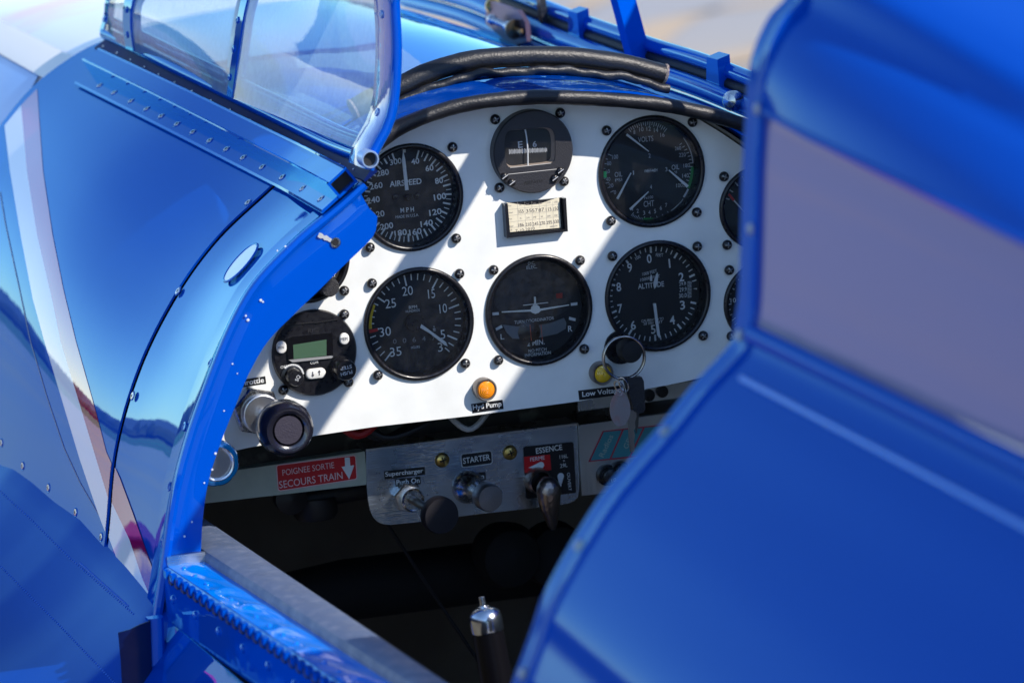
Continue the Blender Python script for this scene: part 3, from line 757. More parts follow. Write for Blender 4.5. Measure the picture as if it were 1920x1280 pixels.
# side base rail of the windscreen (left): from the bow foot forward
lp0 = [(697, 306), (640, 285), (560, 246), (440, 189), (330, 137), (250, 97), (205, 76), (190, 62)]
lr = []; ln_ = []
for x, y in lp0[1:]:
    h = hit(x, y+6)
    if h: lr.append(h[0]+h[1]*9); ln_.append(h[1])
lr = [U(697, 300, 'Y', YB+8)]+lr; ln_ = [ln_[0]]+ln_
LRc = crs(lr, 50); LN = [ln_[min(range(len(lr)), key=lambda k: (lr[k]-p).length)] for p in LRc]
LS = []
for i in range(50):
    t = tang(LRc, i); sv = t.cross(LN[i]).normalized(); LS.append(sv if sv.z < 0 else -sv)
mb = MB(); tube(mb, LRc, 5.2, 14); mb.build('base_rail', PAINT, WS)
mb = MB(); tube(mb, [p+Vector((4, 0, 10)) for p in LRc], 4.6, 14); mb.build('glazing_rail', PAINT, WS)
mb = MB(); sweep(mb, LRc, LS, LN, [(1.5, -9), (1.5, -3), (3, -4.5), (13, -7.3), (13, -9)]); mb.build('drip_strip', mat('navy_strip', (.0, .01, .1), .5, spec=.15), WS, 30)
for i in range(3, 49, 3):
    mb = MB(); lathe(mb, LRc[i]+LS[i]*8.5-LN[i]*6.1, LN[i], [(1.2, 0), (1, .7), (0, .9)], 8); mb.build('strip_rivet', STEEL, WS)
# posts: intermediate hoops of the windscreen
def hoopat(y, xz, name, r=5.5, strap=26):
    pts = crs([Vector((a, y, b)) for a, b in xz], 50)
    mb = MB(); tube(mb, pts, r, 12, up=Vector((0, 1, 0))); mb.build(name, PAINT, WS)
    mb = MB(); sd = []; uv = []
    for i in range(50):
        t = tang(pts, i); sd.append(Vector((0, 1, 0))); uv.append(Vector((-t.z, 0, t.x)).normalized())
    sweep(mb, pts, sd, uv, [(-strap/2, r-1), (-strap/2, r+1.2), (strap/2, r+1.2), (strap/2, r-1)]); mb.build('hoop_strap', PAINT, WS, 40)
    for i in (2, 5, 8, 12, 16):
        mb = MB(); lathe(mb, pts[i]+uv[i]*(r+1.2), uv[i], [(2.8, 0), (2.6, 1), (1.3, 1.1), (1.1, .6), (0, .6)], 14); mb.build('strap_rivet', PAINT, WS)
    return pts
def nearrail(px, py):
    best = None
    for p in LRc:
        v = CR @ p + CT; d = hypot(CF*v.x/v.z+960-px, CF*v.y/v.z+640-py)
        if best is None or d < best[0]: best = (d, p)
    return best[1]
q1 = nearrail(440, 189); y1 = q1.y; b1_ = U(452, 110, 'Y', y1); c1_ = U(471, 0, 'Y', y1)
h1 = hoopat(y1, [(q1.x, q1.z), (b1_.x, b1_.z), (c1_.x, c1_.z), (c1_.x+25, c1_.z+50), (-60, 350), (0, 362), (60, 360)], 'windscreen_hoop')
q2 = nearrail(250, 97); y2 = q2.y; b2_ = U(252, 40, 'Y', y2); c2_ = U(258, 0, 'Y', y2)
h2 = hoopat(y2, [(q2.x, q2.z), (b2_.x, b2_.z), (c2_.x, c2_.z), (c2_.x+40, c2_.z+45), (0, c2_.z+75), (60, c2_.z+75)], 'windscreen_hoop')
# glass panes between hoops
def pane(A, B, name):
    mb = MB(); n = 40; A = crs(A, n); B = crs(B, n); rows = []
    for k in range(9):
        t = k/8; rows.append([A[i].lerp(B[i], t)+Vector((0, 0, 0)) for i in range(n)])
    grid(mb, rows); return mb.build(name, GLASS, WS, 60)
def off2(pts, d):
    out = []
    for i, p in enumerate(pts):
        t = tang(pts, i); out.append(p+Vector((-t.z, 0, t.x)).normalized()*d)
    return out
pane(off2([p+Vector((0, 20, 0)) for p in bow[1:38]], 1.5), off2(h1, 6.5), 'windscreen_pane')
pane(off2(h1, 6.4), off2(h2, 6.4), 'windscreen_pane')
q3 = LRc[-1]; b3_ = U(207, 30, 'Y', q3.y); c3_ = U(214, -8, 'Y', q3.y)
h3 = hoopat(q3.y, [(q3.x, q3.z), (b3_.x, b3_.z), (c3_.x, c3_.z), (c3_.x+45, c3_.z+32), (0, c3_.z+55), (60, c3_.z+55)], 'windscreen_hoop', 3, 12)
pane(off2(h2, 6.4), off2(h3, 3.5), 'windscreen_pane')
# right rail, brackets and strut
XR = 168
rpx = [(760, -30), (870, -2), (950, 30), (1050, 72), (1200, 127), (1300, 160), (1400, 200)]
rr3 = [U(x, y, 'X', XR) for x, y in rpx]
print('RR', [(round(p.x), round(p.y), round(p.z)) for p in rr3])
rr3 = crs(rr3+[rr3[-1]*2-rr3[-2]], 50)
mb = MB(); tube(mb, rr3, 7.5, 16); mb.build('starboard_base_rail', PAINT, WS)
mb = MB(); tube(mb, [p+Vector((10, 0, 17)) for p in rr3], 6, 14); mb.build('starboard_glazing_rail', PAINT, WS)
mb = MB(); tube(mb, [p+Vector((-2, 0, -15)) for p in rr3], 6.5, 14); mb.build('starboard_lower_tube', PAINT, WS)
mb = MB(); tube(mb, [p+Vector((8, 0, 8)) for p in rr3], 4.5, 10); mb.build('starboard_seal', BLACKM, WS)
def nearp(L, px, py):
    return min(L, key=lambda p: hypot(CF*(CR@p+CT).x/(CR@p+CT).z+960-px, CF*(CR@p+CT).y/(CR@p+CT).z+640-py))
s0 = nearp(rr3, 1210, 125)+Vector((0, 0, 2)); s1 = U(1165, -10, 'Y', s0.y+15)
mb = MB(); st = [s0, s0.lerp(s1, .5), s1, s1+(s1-s0)*1.1]
sweep(mb, st, [Vector((.95, .3, 0)).normalized()]*4, [Vector((-.3, .95, 0)).normalized()]*4, [(-9, -5), (-9, 4), (5, 4), (8, 7), (10, 4), (9, -5)]); mb.build('starboard_strut', PAINT, WS, 30)
mb = MB(); sweep(mb, [s0.lerp(s1, -.12), s0.lerp(s1, .1)], [Vector((.95, .3, 0)).normalized()]*2, [Vector((-.3, .95, 0)).normalized()]*2, [(-16, -8), (-14, 6), (15, 6), (16, -8)]); mb.build('strut_foot', PAINT, WS, 30)
for x, y in [(1075, 52), (1343, 140)]:
    p = nearp(rr3, x, y+22)+Vector((2, 0, 14)); mb = MB()
    slab(mb, [p+Vector((-2, -14, -10)), p+Vector((-2, 14, -10)), p+Vector((-2, 10, 12)), p+Vector((-2, -12, 12))], (10, 0, 3)); mb.build('rail_clip', PAINT, WS, 30)
# hinge bracket with bolt
hb = nearp(rr3, 985, 45)
mb = MB(); slab(mb, [hb+Vector((-14, 60, -3)), hb+Vector((-14, 55, 18)), hb+Vector((-14, -30, 16)), hb+Vector((-14, -48, 8)), hb+Vector((-14, -50, -8)), hb+Vector((-14, -10, -16))], (-4, 0, 0)); mb.build('hinge_plate', mat('bronze_plate', (.12, .08, .12), .35, .5), WS, 30)
mb = MB(); pb = hb+Vector((-24, -8, 3)); lathe(mb, pb, (.1, -1, -.1), [(0, -26), (4, -26), (4.5, -22), (3, -19), (2.6, 8), (5, 9), (5, 14), (2.5, 15), (0, 16)], 16); mb.build('hinge_bolt', STEEL, WS, 30)
mb = MB(); lathe(mb, pb, (.1, -1, -.1), [(2, 20), (8, 20), (8.5, 23), (2, 24)], 18); lathe(mb, pb, (.1, -1, -.1), [(2.4, 22), (3, 38), (0, 39)], 12); mb.build('hinge_washer', mat('bronze', (.3, .2, .1), .3, 1), WS, 30)
mb = MB(); pc = U(925, 12, 'X', XR-14); lathe(mb, pc, (-.6, -.8, .2), [(7, -3), (7, 2), (5, 5), (0, 6)], 16); mb.build('cap_nut', BRASS, WS)
mb = MB(); pc = hb+Vector((-2, -36, 6)); slab(mb, [pc, pc+Vector((0, -9, 0)), pc+Vector((0, -5, 34)), pc+Vector((0, 6, 30))], (5, 0, 0)); mb.build('rail_latch', BLACK, WS, 30)
mb = MB(); pc = U(1392, 181, 'Y', rr3[-1].y+10) ; pc = nearp(rr3, 1392, 190)+Vector((-12, -10, 5)); lathe(mb, pc, (-.7, -.7, .1), [(7.5, -6), (7.5, 0), (5, 4), (0, 5)], 18); mb.build('rail_end_cap', STEEL, WS)
# overhead rails of the canopy roof (above the frame of the photo) and its starboard roof skin
mb = MB(); tube(mb, [(136, YB, 338), (115, -205, 298), (115, -300, 297), (115, -490, 297)], 11, 12); mb.build('roof_rail', PAINT, WS)
mb = MB(); tube(mb, [(27, YB, 364), (27, -205, 284), (27, -300, 283), (27, -480, 283)], 8.5, 12); mb.build('roof_rail', PAINT, WS)

# unseen open canopy side, solid skin added to throw shade over the panel's right half
CP = thing('open_canopy', 'unseen blue canopy side panel open over the starboard sill, added to shade the panel', 'canopy', (310, -400, 60))
mb = MB(); rows = [[Vector((300, y, 40)), Vector((318, y, 120)), Vector((345, y, 250)), Vector((372, y, 360)), Vector((394, y, 462))] for y in (150, -60, -200, -400, -600, -840)]
shell(mb, rows, 2); mb.build('canopy_shade_skin', PAINT, CP, 50)

# ------------------------------------------------------------------ glareshield rolls
def rollmesh(mb, pts, r, wob=0., seed=1, n=22, flat=1.):
    rd = random.Random(seed); ph = [rd.uniform(0, 6) for _ in range(5)]
    vs = []; fs = []; m = len(pts)
    for i, p in enumerate(pts):
        t = (pts[min(i+1, m-1)]-pts[max(i-1, 0)]).normalized(); s, u, a = frame(t)
        for k in range(n):
            q = 2*pi*k/n; rr_ = r*(1+wob*(sin(i*.35+ph[0]+2*q)*.5+sin(i*.83+ph[1]+3*q)*.3+sin(i*1.7+ph[2])*.2))
            vs.append(p+(s*cos(q)+u*sin(q)*flat)*rr_)
    for j in range(m-1):
        for k in range(n):
            l = (k+1) % n; fs.append((j*n+k, j*n+l, (j+1)*n+l, (j+1)*n+k))
    fs += [tuple(range(n-1, -1, -1)), tuple((m-1)*n+k for k in range(n))]; mb.add(vs, fs)
up_px = [(662, 205), (700, 184), (750, 162), (800, 138), (870, 117), (930, 109), (1000, 106), (1060, 107), (1120, 113), (1180, 123), (1245, 140)]
YU = 60
cr_ = thing('crash_pad_roll', 'thick black leather crash pad roll lying across the blue cowl top', 'padded roll', U(990, 110, 'Y', YU))
rpts = crs([U(x, y, 'Y', YU+8) for x, y in up_px], 120)
mb = MB(); rollmesh(mb, rpts, 7.6, .02); mb.build('leather_roll', LEATHER, cr_, 80)
mb = MB(); rollmesh(mb, [p+Vector((0, -9, -9.5-.7*sin(i*.23)-.5*sin(i*.61))) for i, p in enumerate(rpts)], 3.2, .16, 4, 12); mb.build('leather_seam', LEATHER, cr_, 80)
mb = MB()
fl1 = [p+Vector((0, -3, -7.5)) for p in rpts]; fl2 = [p+Vector((0, -10, -11)) for p in rpts]
grid(mb, [fl1, [a.lerp(b, .5)+Vector((0, 0, -.6)) for a, b in zip(fl1, fl2)], fl2], True); mb.build('leather_flap', LEATHER, cr_, 80)
mb = MB()
for e, s_ in ((0, -1), (-1, 1)):
    t = (rpts[e]-rpts[1 if e == 0 else -2]).normalized(); lathe(mb, rpts[e], t, [(7.8, -1.2), (8.3, .6), (6.9, 1.3), (6.2, -.2), (0, -.4)], 24)
mb.build('cut_leather_end', LEATHERD, cr_, 60)
lip_px = [(706, 268), (740, 243), (790, 219), (850, 199), (920, 186), (1000, 180), (1080, 181), (1150, 185), (1220, 191), (1300, 205), (1395, 232), (1480, 265)]
lt = thing('hood_edge_trim', 'thin black leather roll trimming the hood lip above the instrument panel', 'edge trim', U(1000, 180, 'Y', -30))
mb = MB(); rollmesh(mb, crs([U(x, y+2.5, 'Y', -31) for x, y in lip_px], 120), 5.3, .05, 9, 16); mb.build('leather_trim', LEATHER, lt, 80)
mb = MB(); lp = crs([U(x, y+9, 'Y', -29) for x, y in lip_px], 60); 
grid(mb, [[p+Vector((0, 0, 0)) for p in lp], [Vector((p.x, -4, p.z+3)) for p in lp]]); mb.build('trim_skirt', LEATHER, lt, 60)

# ------------------------------------------------------------------ instrument panel
G = {'asi': (770.5, 370, 38.8), 'quad': (1221.5, 321.5, 41), 'rpm': (785, 607, 41.2), 'tc': (1010, 580.8, 40.8), 'alt': (1233, 554.5, 41),
     'compass': (993, 282, 30), 'radio': (588, 660, 31), 'fuel': (576, 487, 31), 'ur': (1421, 389, 30.5), 'lr': (1429, 567, 30.5)}
for k in G: x, y, r = G[k]; G[k] = (U(x, y, 'Y', 0), r)
IP = thing('instrument_panel', 'white painted instrument panel filled with black round gauges', 'instrument panel', (0, 0, -70))
b0 = U(395, 862, 'Y', 0); b1v = U(1600, 650, 'Y', 0)
edge = []
for x, y in [(425, 848), (470, 838), (600, 815), (700, 800), (885, 779), (1085, 752), (1250, 722), (1370, 697)]: edge.append(U(x, y, 'Y', 0))
right = [Vector((300, 0, -65)), Vector((290, 0, 0)), Vector((255, 0, 60))]
top = [p for p in secrow(0, -6) if p.z > 20][::-1]
left = [Vector((-296, 0, -40)), Vector((-300, 0, -95)), Vector((-250, 0, -88))]
outl = edge+right[:1]+[Vector((270, 0, 10))]+[p for p in top if p.x < 262 and p.x > -262]+[Vector((-285, 0, -40)), Vector((-290, 0, -92)), U(400, 868, 'Y', 0)]
outl = [Vector((p.x, 0, p.z)) for p in outl]
loops = [outl]
for k, (c, r) in G.items():
    if k in ('radio', 'compass'): continue
    loops.append([Vector((c.x+(r-2)*cos(-2*pi*i/48), 0, c.z+(r-2)*sin(-2*pi*i/48))) for i in range(48)])
tri = tessellate_polygon([[Vector((p.x, p.z, 0)) for p in l] for l in loops])
allv = [p for l in loops for p in l]
mb = MB(); mb.add(allv, [t if (allv[t[1]]-allv[t[0]]).cross(allv[t[2]]-allv[t[0]]).y < 0 else t[::-1] for t in tri])
mb.add([p+Vector((0, 2, 0)) for p in allv], [t for t in tri])
n = len(outl); mb.add(outl+[p+Vector((0, 2, 0)) for p in outl], [(i, (i+1) % n, (i+1) % n+n, i+n) for i in range(n)])
mb.build('panel_sheet', PANELW, IP, None)

# screw mesh (dome head, cross recess) shared by copies
def domescrew(r=3.7):
    mb = MB(); o = Vector((0, 0, 0)); mb.cm = 0
    lathe(mb, o, (0, -1, 0), [(r, 0), (r*1.0, .8), (r*.93, 1.7), (r*.72, 2.6), (r*.42, 3.15), (0, 3.3)], 22)
    mb.cm = 1
    for a in (0.5, .5+pi/2):
        d = Vector((cos(a), 0, sin(a))); e = Vector((-sin(a), 0, cos(a)))
        sec = [(-.62, -2.85), (-.3, -3.3), (.3, -3.3), (.62, -2.85)]
        P_ = [d*(x*r)+Vector((0, y-.08, 0)) for x, y in sec]
        mb.add([p+e*.42 for p in P_]+[p-e*.42 for p in P_], [(0, 1, 5, 4), (1, 2, 6, 5), (2, 3, 7, 6)])
    me = bpy.data.meshes.new('mounting_screw'); me.from_pydata([p*K for p in mb.v], [], mb.f); me.update()
    me.materials.append(mat('screw_black_oxide', (.012, .012, .014), .28, .3, coat=.3)); me.materials.append(mat('screw_recess', (.28, .28, .28), .4, .7))
    for p, i in zip(me.polygons, mb.m): p.material_index = i; p.use_smooth = True
    me.set_sharp_from_angle(angle=radians(50)); return me
SCR = domescrew()
def screw(parent, p, rot=0.):
    o = bpy.data.objects.new('mounting_screw', SCR); COL.objects.link(o); o.parent = parent
    q = Vector(p)-ORG[parent.name]; o.location = q*K; o.rotation_euler = (0, rot, 0); return o
def gauge_base(key, name, label, cat, scr, group='round gauges in the instrument panel', depth=10., scale=1.):
    c, r = G[key]; g = thing(name, label, cat, c, group)
    mb = MB(); lathe(mb, c, (0, -1, 0), [(r, 0), (r+.1, 1.2), (r-.5, 2.3), (r-1.6, 2.8), (r-2.8, 2.6), (r-3.6, 1.4), (r-4.0, -1), (r-4.6, -depth+.2), (r-4.6, -depth)], 72)
    mb.build('bezel', BLACK, g, 60)
    mb = MB(); lathe(mb, c, (0, -1, 0), [(0, -depth), (r-4.0, -depth), (r-3.9, -depth-3)], 64); mb.build('dial', DIAL, g)
    for p in scr: screw(g, U(p[0], p[1], 'Y', -1.5), random.uniform(0, 1.5))
    return g, c, r
def glass(g, c, r, d=0.5):
    mb = MB(); lathe(mb, c, (0, -1, 0), [(0, d), (r-3.9, d)], 56); mb.build('cover_glass', DGLASS, g)
DP = 9.7
def tick(mb, c, a, r0, r1, w, Y=DP):
    a = radians(a); d = Vector((sin(a), 0, cos(a))); e = Vector((cos(a), 0, -sin(a)))
    b = Vector((c.x, Y, c.z)); mb.add([b+d*r0-e*w/2, b+d*r0+e*w/2, b+d*r1+e*w/2, b+d*r1-e*w/2], [(0, 1, 2, 3)])
def arc(mb, c, a0, a1, r0, r1, Y=DP-.1, n=16):
    b = Vector((c.x, Y, c.z)); A = []; B = []
    for i in range(n+1):
        a = radians(a0+(a1-a0)*i/n); d = Vector((sin(a), 0, cos(a))); A.append(b+d*r0); B.append(b+d*r1)
    grid(mb, [A, B])
def needle(mb, pts, Y):
    """pts: photo pixels outline"""
    slab(mb, [U(x, y, 'Y', Y) for x, y in pts], (0, -.5, 0))
# airspeed
g, c, r = gauge_base('asi', 'airspeed_indicator', 'black airspeed gauge reading 40 to 300, partly behind the windscreen foot', 'gauge', [(848, 276), (855, 447), (693, 464)])
mb = MB()
for v in range(40, 301, 5):
    a = 19+(v-40)*1.25; big = v % 10 == 0; tick(mb, c, a, 27.6 if big else 29.4, 33.4, 1.25 if big else .6)
tick(mb, c, 0, 31, 34.2, 2.2)
X = lambda cx, cy: (660+cx/8, 220+cy/8)
for s, cx, cy, h, w_ in [('300', 655, 665, 11, 22), ('40', 948, 660, 11, 15), ('60', 1162, 762, 11, 15), ('80', 1305, 950, 11, 15), ('100', 1320, 1190, 11.5, 23), ('280', 460, 833, 11, 23), ('260', 362, 1028, 11.5, 24), ('240', 320, 1240, 11.5, 24)]:
    T(mb, s, *X(cx, cy), h, w_, DP, 4, .02)
X = lambda cx, cy: (480+cx/4, 320+cy/4)
for s, cx, cy, h, w_ in [('220', 915, 327, 11.5, 24), ('200', 980, 416, 11.5, 24), ('180', 1085, 466, 11.5, 23), ('160', 1195, 458, 11.5, 23), ('140', 1280, 395, 11.5, 23), ('120', 1345, 310, 11.5, 23)]:
    T(mb, s, *X(cx, cy), h, w_, DP, 4, .02)
T(mb, 'AIRSPEED', 760.5, 342.5, 11, 59, DP, 0, .02); T(mb, 'M P H', 763.5, 393.5, 9, 25, DP, 0, .02); T(mb, 'MADE IN U.S.A.', 763.5, 405, 5.5, 43, DP, 0, .005)
mb.build('dial_markings', MARK, g, None)
mb = MB(); needle(mb, [(753.5, 300), (755.6, 283), (759.5, 298), (766, 356), (759.5, 357)], 6); mb.build('needle', MARK, g, None)
mb = MB(); lathe(mb, U(764, 370, 'Y', 8), (0, -1, 0), [(0, 3), (2, 3), (2.6, 2), (2.6, 0)], 20)
for q in ((741, 370), (782, 368)): lathe(mb, U(*q, 'Y', 9.5), (0, -1, 0), [(0, 1.2), (2, 1), (2.4, 0)], 14)
mb.build('needle_hub', BLACK, g); glass(g, c, r)
# rpm
g, c, r = gauge_base('rpm', 'tachometer', 'black engine speed gauge with yellow and red arc and hour counter', 'gauge', [(697, 531), (861, 513), (872, 681), (708, 703)])
mb = MB()
for v in range(3, 36):
    a = -9.5+(20-v)*8.5; big = v % 5 == 0; tick(mb, c, a, 27 if big else 30.4, 35.2 if big else 35, 1.15 if big else .8)
X = lambda cx, cy: (660+cx/5.333, 480+cy/5.333)
for s, cx, cy, h, w_ in [('20', 555, 348, 17, 20), ('15', 795, 377, 17, 13), ('10', 912, 523, 17, 14), ('5', 908, 783, 17, 8.5), ('3', 882, 910, 17, 9), ('25', 385, 473, 17, 20), ('30', 332, 755, 17, 21), ('35', 437, 955, 17, 21)]:
    T(mb, s, *X(cx, cy), h, w_, DP, 2, .0)
T(mb, 'RPM', *X(610, 510), 6, 15, DP); T(mb, 'HUNDREDS', *X(608, 547), 4.5, 26, DP, 0, 0); T(mb, 'HOURS', *X(634, 910), 4.8, 16, DP)
T(mb, '1', *X(820, 707), 3, 1, DP); T(mb, '10', *X(823, 742), 3.4, 4, DP); tick(mb, U(*X(822, 727), 'Y', DP), 90, -1, 1, .3)
mb.build('dial_markings', MARK, g, None)
mb = MB()
for i, s in enumerate('0064'): T(mb, s, *X(428+i*97, 853-i*9), 9, 6.5, DP-.4, 0, 0)
T(mb, '7', *X(815, 820), 9, 6, DP-.4)
mb.build('hour_counter_digits', mat('counter_grey', (.2, .22, .25), .6), g, None)
mb = MB()
for i in range(5): cc = U(*X(430+i*97, 850-i*9), 'Y', DP); slab(mb, [cc+Vector((x, 0, z)) for x, z in ((-2.1, -2.6), (2.1, -2.6), (2.1, 2.6), (-2.1, 2.6))], (0, -.2, 0))
mb.build('hour_counter', BLACKM, g, None)
mb = MB(); arc(mb, c, -9.5-8.5*9.75, -9.5-8.5*6.2, 32.2, 35.9, DP-.2); mb.build('yellow_arc', YEL, g, None)
mb = MB(); arc(mb, c, -9.5-8.5*10.35, -9.5-8.5*9.85, 28, 36.4, DP-.25); mb.build('red_line', REDM, g, None)
mb = MB(); needle(mb, [(790, 607.5), (787.5, 614), (806, 625), (833, 646.5), (839, 649), (836, 641)], 6); mb.build('needle', MARK, g, None)
mb = MB(); lathe(mb, U(776, 603, 'Y', 9.5), (0, -1, 0), [(0, 2.6), (6.6, 2.6), (7, 2), (7, 0)], 30); mb.build('needle_hub', BLACK, g); glass(g, c, r)
# turn coordinator
g, c, r = gauge_base('tc', 'turn_coordinator', 'turn coordinator gauge with white aeroplane symbol and slip tube', 'gauge', [(925, 506), (1087, 488), (1095, 654), (934, 675)])
X = lambda cx, cy: (890+cx/5.333, 460+cy/5.333)
mb = MB()
T(mb, 'D.C.', *X(568, 177), 6, 13, DP-2.4); T(mb, 'ELEC.', *X(571, 217), 6, 20, DP-2.4); T(mb, 'TURN COORDINATOR', *X(595, 748), 6, 75, DP-2.4, 0)
T(mb, '2 MIN.', *X(612, 972), 10, 33, DP-2.4); T(mb, 'NO PITCH', *X(628, 1045), 6, 34, DP-2.4); T(mb, 'INFORMATION', *X(632, 1085), 6.5, 49, DP-2.4)
T(mb, 'L', *X(277, 912), 10, 7, DP-2.4); T(mb, 'R', *X(955, 832), 11, 8, DP-2.4)
for P4 in ([(175, 672), (240, 666), (242, 694), (177, 700)], [(960, 576), (1027, 569), (1026, 597), (962, 603)], [(207, 828), (268, 794), (280, 820), (217, 853)], [(945, 712), (1010, 730), (1006, 758), (942, 742)]):
    slab(mb, [U(*X(a, b), 'Y', DP-2.4) for a, b in P4], (0, -.15, 0))
mb.build('dial_markings', MARK, g, None)
mb = MB(); hz = []
for i in range(40):
    a = 2*pi*i/40; hz.append(U(*X(590+395*cos(a)*(1 if cos(a) < 0 else .95), 560+330*sin(a)*(1 if sin(a) < 0 else .55)), 'Y', DP-.3))
slab(mb, hz, (0, -.2, 0)); mb.build('recessed_mask', mat('dial_slate', (.02, .025, .034), .6, noise=(220, (.009, .01, .014), .5, .62)), g, None)
mb = MB(); mb2 = MB()
slab(mb, [U(*X(a, b), 'Y', 7.) for a, b in ((270, 660), (560, 640), (565, 617), (590, 590), (620, 590), (648, 612), (650, 632), (942, 590), (942, 599), (660, 652), (640, 672), (605, 684), (575, 674), (557, 660), (270, 671))], (0, -.5, 0))
slab(mb, [U(*X(a, b), 'Y', 7.) for a, b in ((592, 512), (609, 512), (612, 600), (594, 600))], (0, -.5, 0))
slab(mb, [U(*X(a, b), 'Y', 6.8) for a, b in ((484, 595), (732, 567), (734, 574), (484, 602))], (0, -.5, 0))
mb.build('aeroplane_symbol', mat('symbol_white', (.9, .9, .85), .5), g, None)
mb = MB(); slab(mb, [U(*X(a, b), 'Y', DP-.9) for a, b in ((272, 790), (420, 808), (600, 806), (760, 770), (888, 722), (912, 770), (905, 830), (820, 880), (640, 920), (500, 932), (375, 930), (320, 875))], (0, -1.2, 0)); mb.build('slip_tube', GREYTUBE, g, None)
mb = MB(); lathe(mb, U(*X(545, 868), 'Y', DP-2), (0, -1, 0), [(0, 2.4), (4, 2), (7, .8), (8.8, 0)][::1], 26); mb.build('slip_ball', BLACK, g)
for v in mb.v: pass
mb = MB()
for x in (540, 650): tick(mb, U(*X(x, 862), 'Y', DP), 178, -6, 6, .35, DP-4.6)
mb.build('slip_marks', mat('slip_mark_red', (.7, .12, .05), .5), g, None)
mb = MB(); T(mb, 'OFF', *X(842, 503), 5.5, 11, DP-1.2); slab(mb, [U(*X(a, b), 'Y', DP-.7) for a, b in ((812, 482), (878, 474), (876, 526), (818, 530))], (0, -.2, 0)); mb.build('power_flag', mat('flag_red', (.35, .02, .02), .6), g, None)
glass(g, c, r)
# altimeter
g, c, r = gauge_base('alt', 'altimeter', 'black altitude gauge numbered 0 to 9 with the key ring on its corner knob', 'gauge', [(1148, 480), (1307, 462), (1318, 629)])
mb = MB()
for v in range(50):
    a = v*7.2; big = v % 5 == 0
    if 84 < a < 104: continue
    tick(mb, c, a, 30.4 if big else 31.6, 35, 1.5 if big else .75)
X = lambda cx, cy: (1110+cx/5.333, 440+cy/5.333)
for s, cx, cy, w_ in [('0', 572, 240, 9), ('1', 775, 287, 3), ('2', 893, 423, 10), ('3', 905, 703, 9.5), ('4', 803, 853, 10), ('5', 612, 945, 9), ('6', 412, 905, 9.5), ('7', 280, 738, 9), ('8', 267, 522, 9), ('9', 377, 330, 9)]:
    T(mb, s, *X(cx, cy), 17, w_, DP, 3, .015)
T(mb, '100', *X(458, 228), 6, 10, DP, 22, 0); T(mb, 'FEET', *X(675, 203), 6, 14, DP, -8, 0); T(mb, '1000 FEET', *X(577, 378), 6, 28, DP, 8, 0)
T(mb, '10000 FEET', *X(582, 432), 6, 38, DP, 5, 0); T(mb, 'ALTITUDE', *X(590, 505), 10, 50, DP, 0, .008)
T(mb, 'CALIBRATED TO', *X(605, 850), 5, 43, DP, 0, 0); T(mb, '20 000 FEET', *X(610, 880), 5, 37, DP, 0, 0)
mb.build('dial_markings', MARK, g, None)
mb = MB(); T(mb, '29.8', *X(905, 490), 6, 13, DP+.0, 4, 0); T(mb, '29.9', *X(910, 547), 8, 14, DP, 0, 0); T(mb, '30.0', *X(908, 607), 8, 15, DP, 0, 0)
for i in range(12): tick(mb, U(*X(975, 470+i*14), 'Y', DP), 90, -1.6, 1.6, .35)
slab(mb, [U(*X(a, b), 'Y', DP) for a, b in ((1010, 540), (1050, 533), (1050, 548))], (0, -.1, 0))
mb.build('pressure_scale', MARK, g, None)
mb = MB(); needle(mb, [X(608, 685), X(637, 685), X(680, 1010), X(672, 1032), X(650, 1000)], 5.2); mb.build('long_needle', MARK, g, None)
mb = MB(); needle(mb, [X(654, 375), X(640, 395), X(618, 460), X(612, 480), X(622, 540), X(640, 520), X(655, 470), X(660, 410)], 6.5); mb.build('short_needle', MARK, g, None)
mb = MB(); needle(mb, [X(590, 395), X(580, 425), X(580, 462), X(600, 462), X(601, 425)], 7.5); mb.build('small_pointer', MARK, g, None)
glass(g, c, r)
mb = MB(); kc = U(1160, 650, 'Y', 0); lc = U(1163, 650, 'Y', 0); lp_ = []
for i in range(48):
    q = lc+Vector((12.5*cos(2*pi*i/48), 0, 12.5*sin(2*pi*i/48))); dv = q-Vector((c.x, 0, c.z))
    if dv.length < 38.6: q = Vector((c.x, 0, c.z))+dv.normalized()*38.6
    lp_.append(q)
slab(mb, lp_, (0, -2.0, 0)); mb.build('corner_lug', BLACK, g, 40)
mb = MB(); kc = U(1166, 650, 'Y', -3); lathe(mb, kc, (0, -1, 0), [(5, 0), (5, 10), (8.4, 11), (8.6, 20), (7.6, 22.5), (0, 23)], 32); mb.build('setting_knob', BLACKM, g, 40)
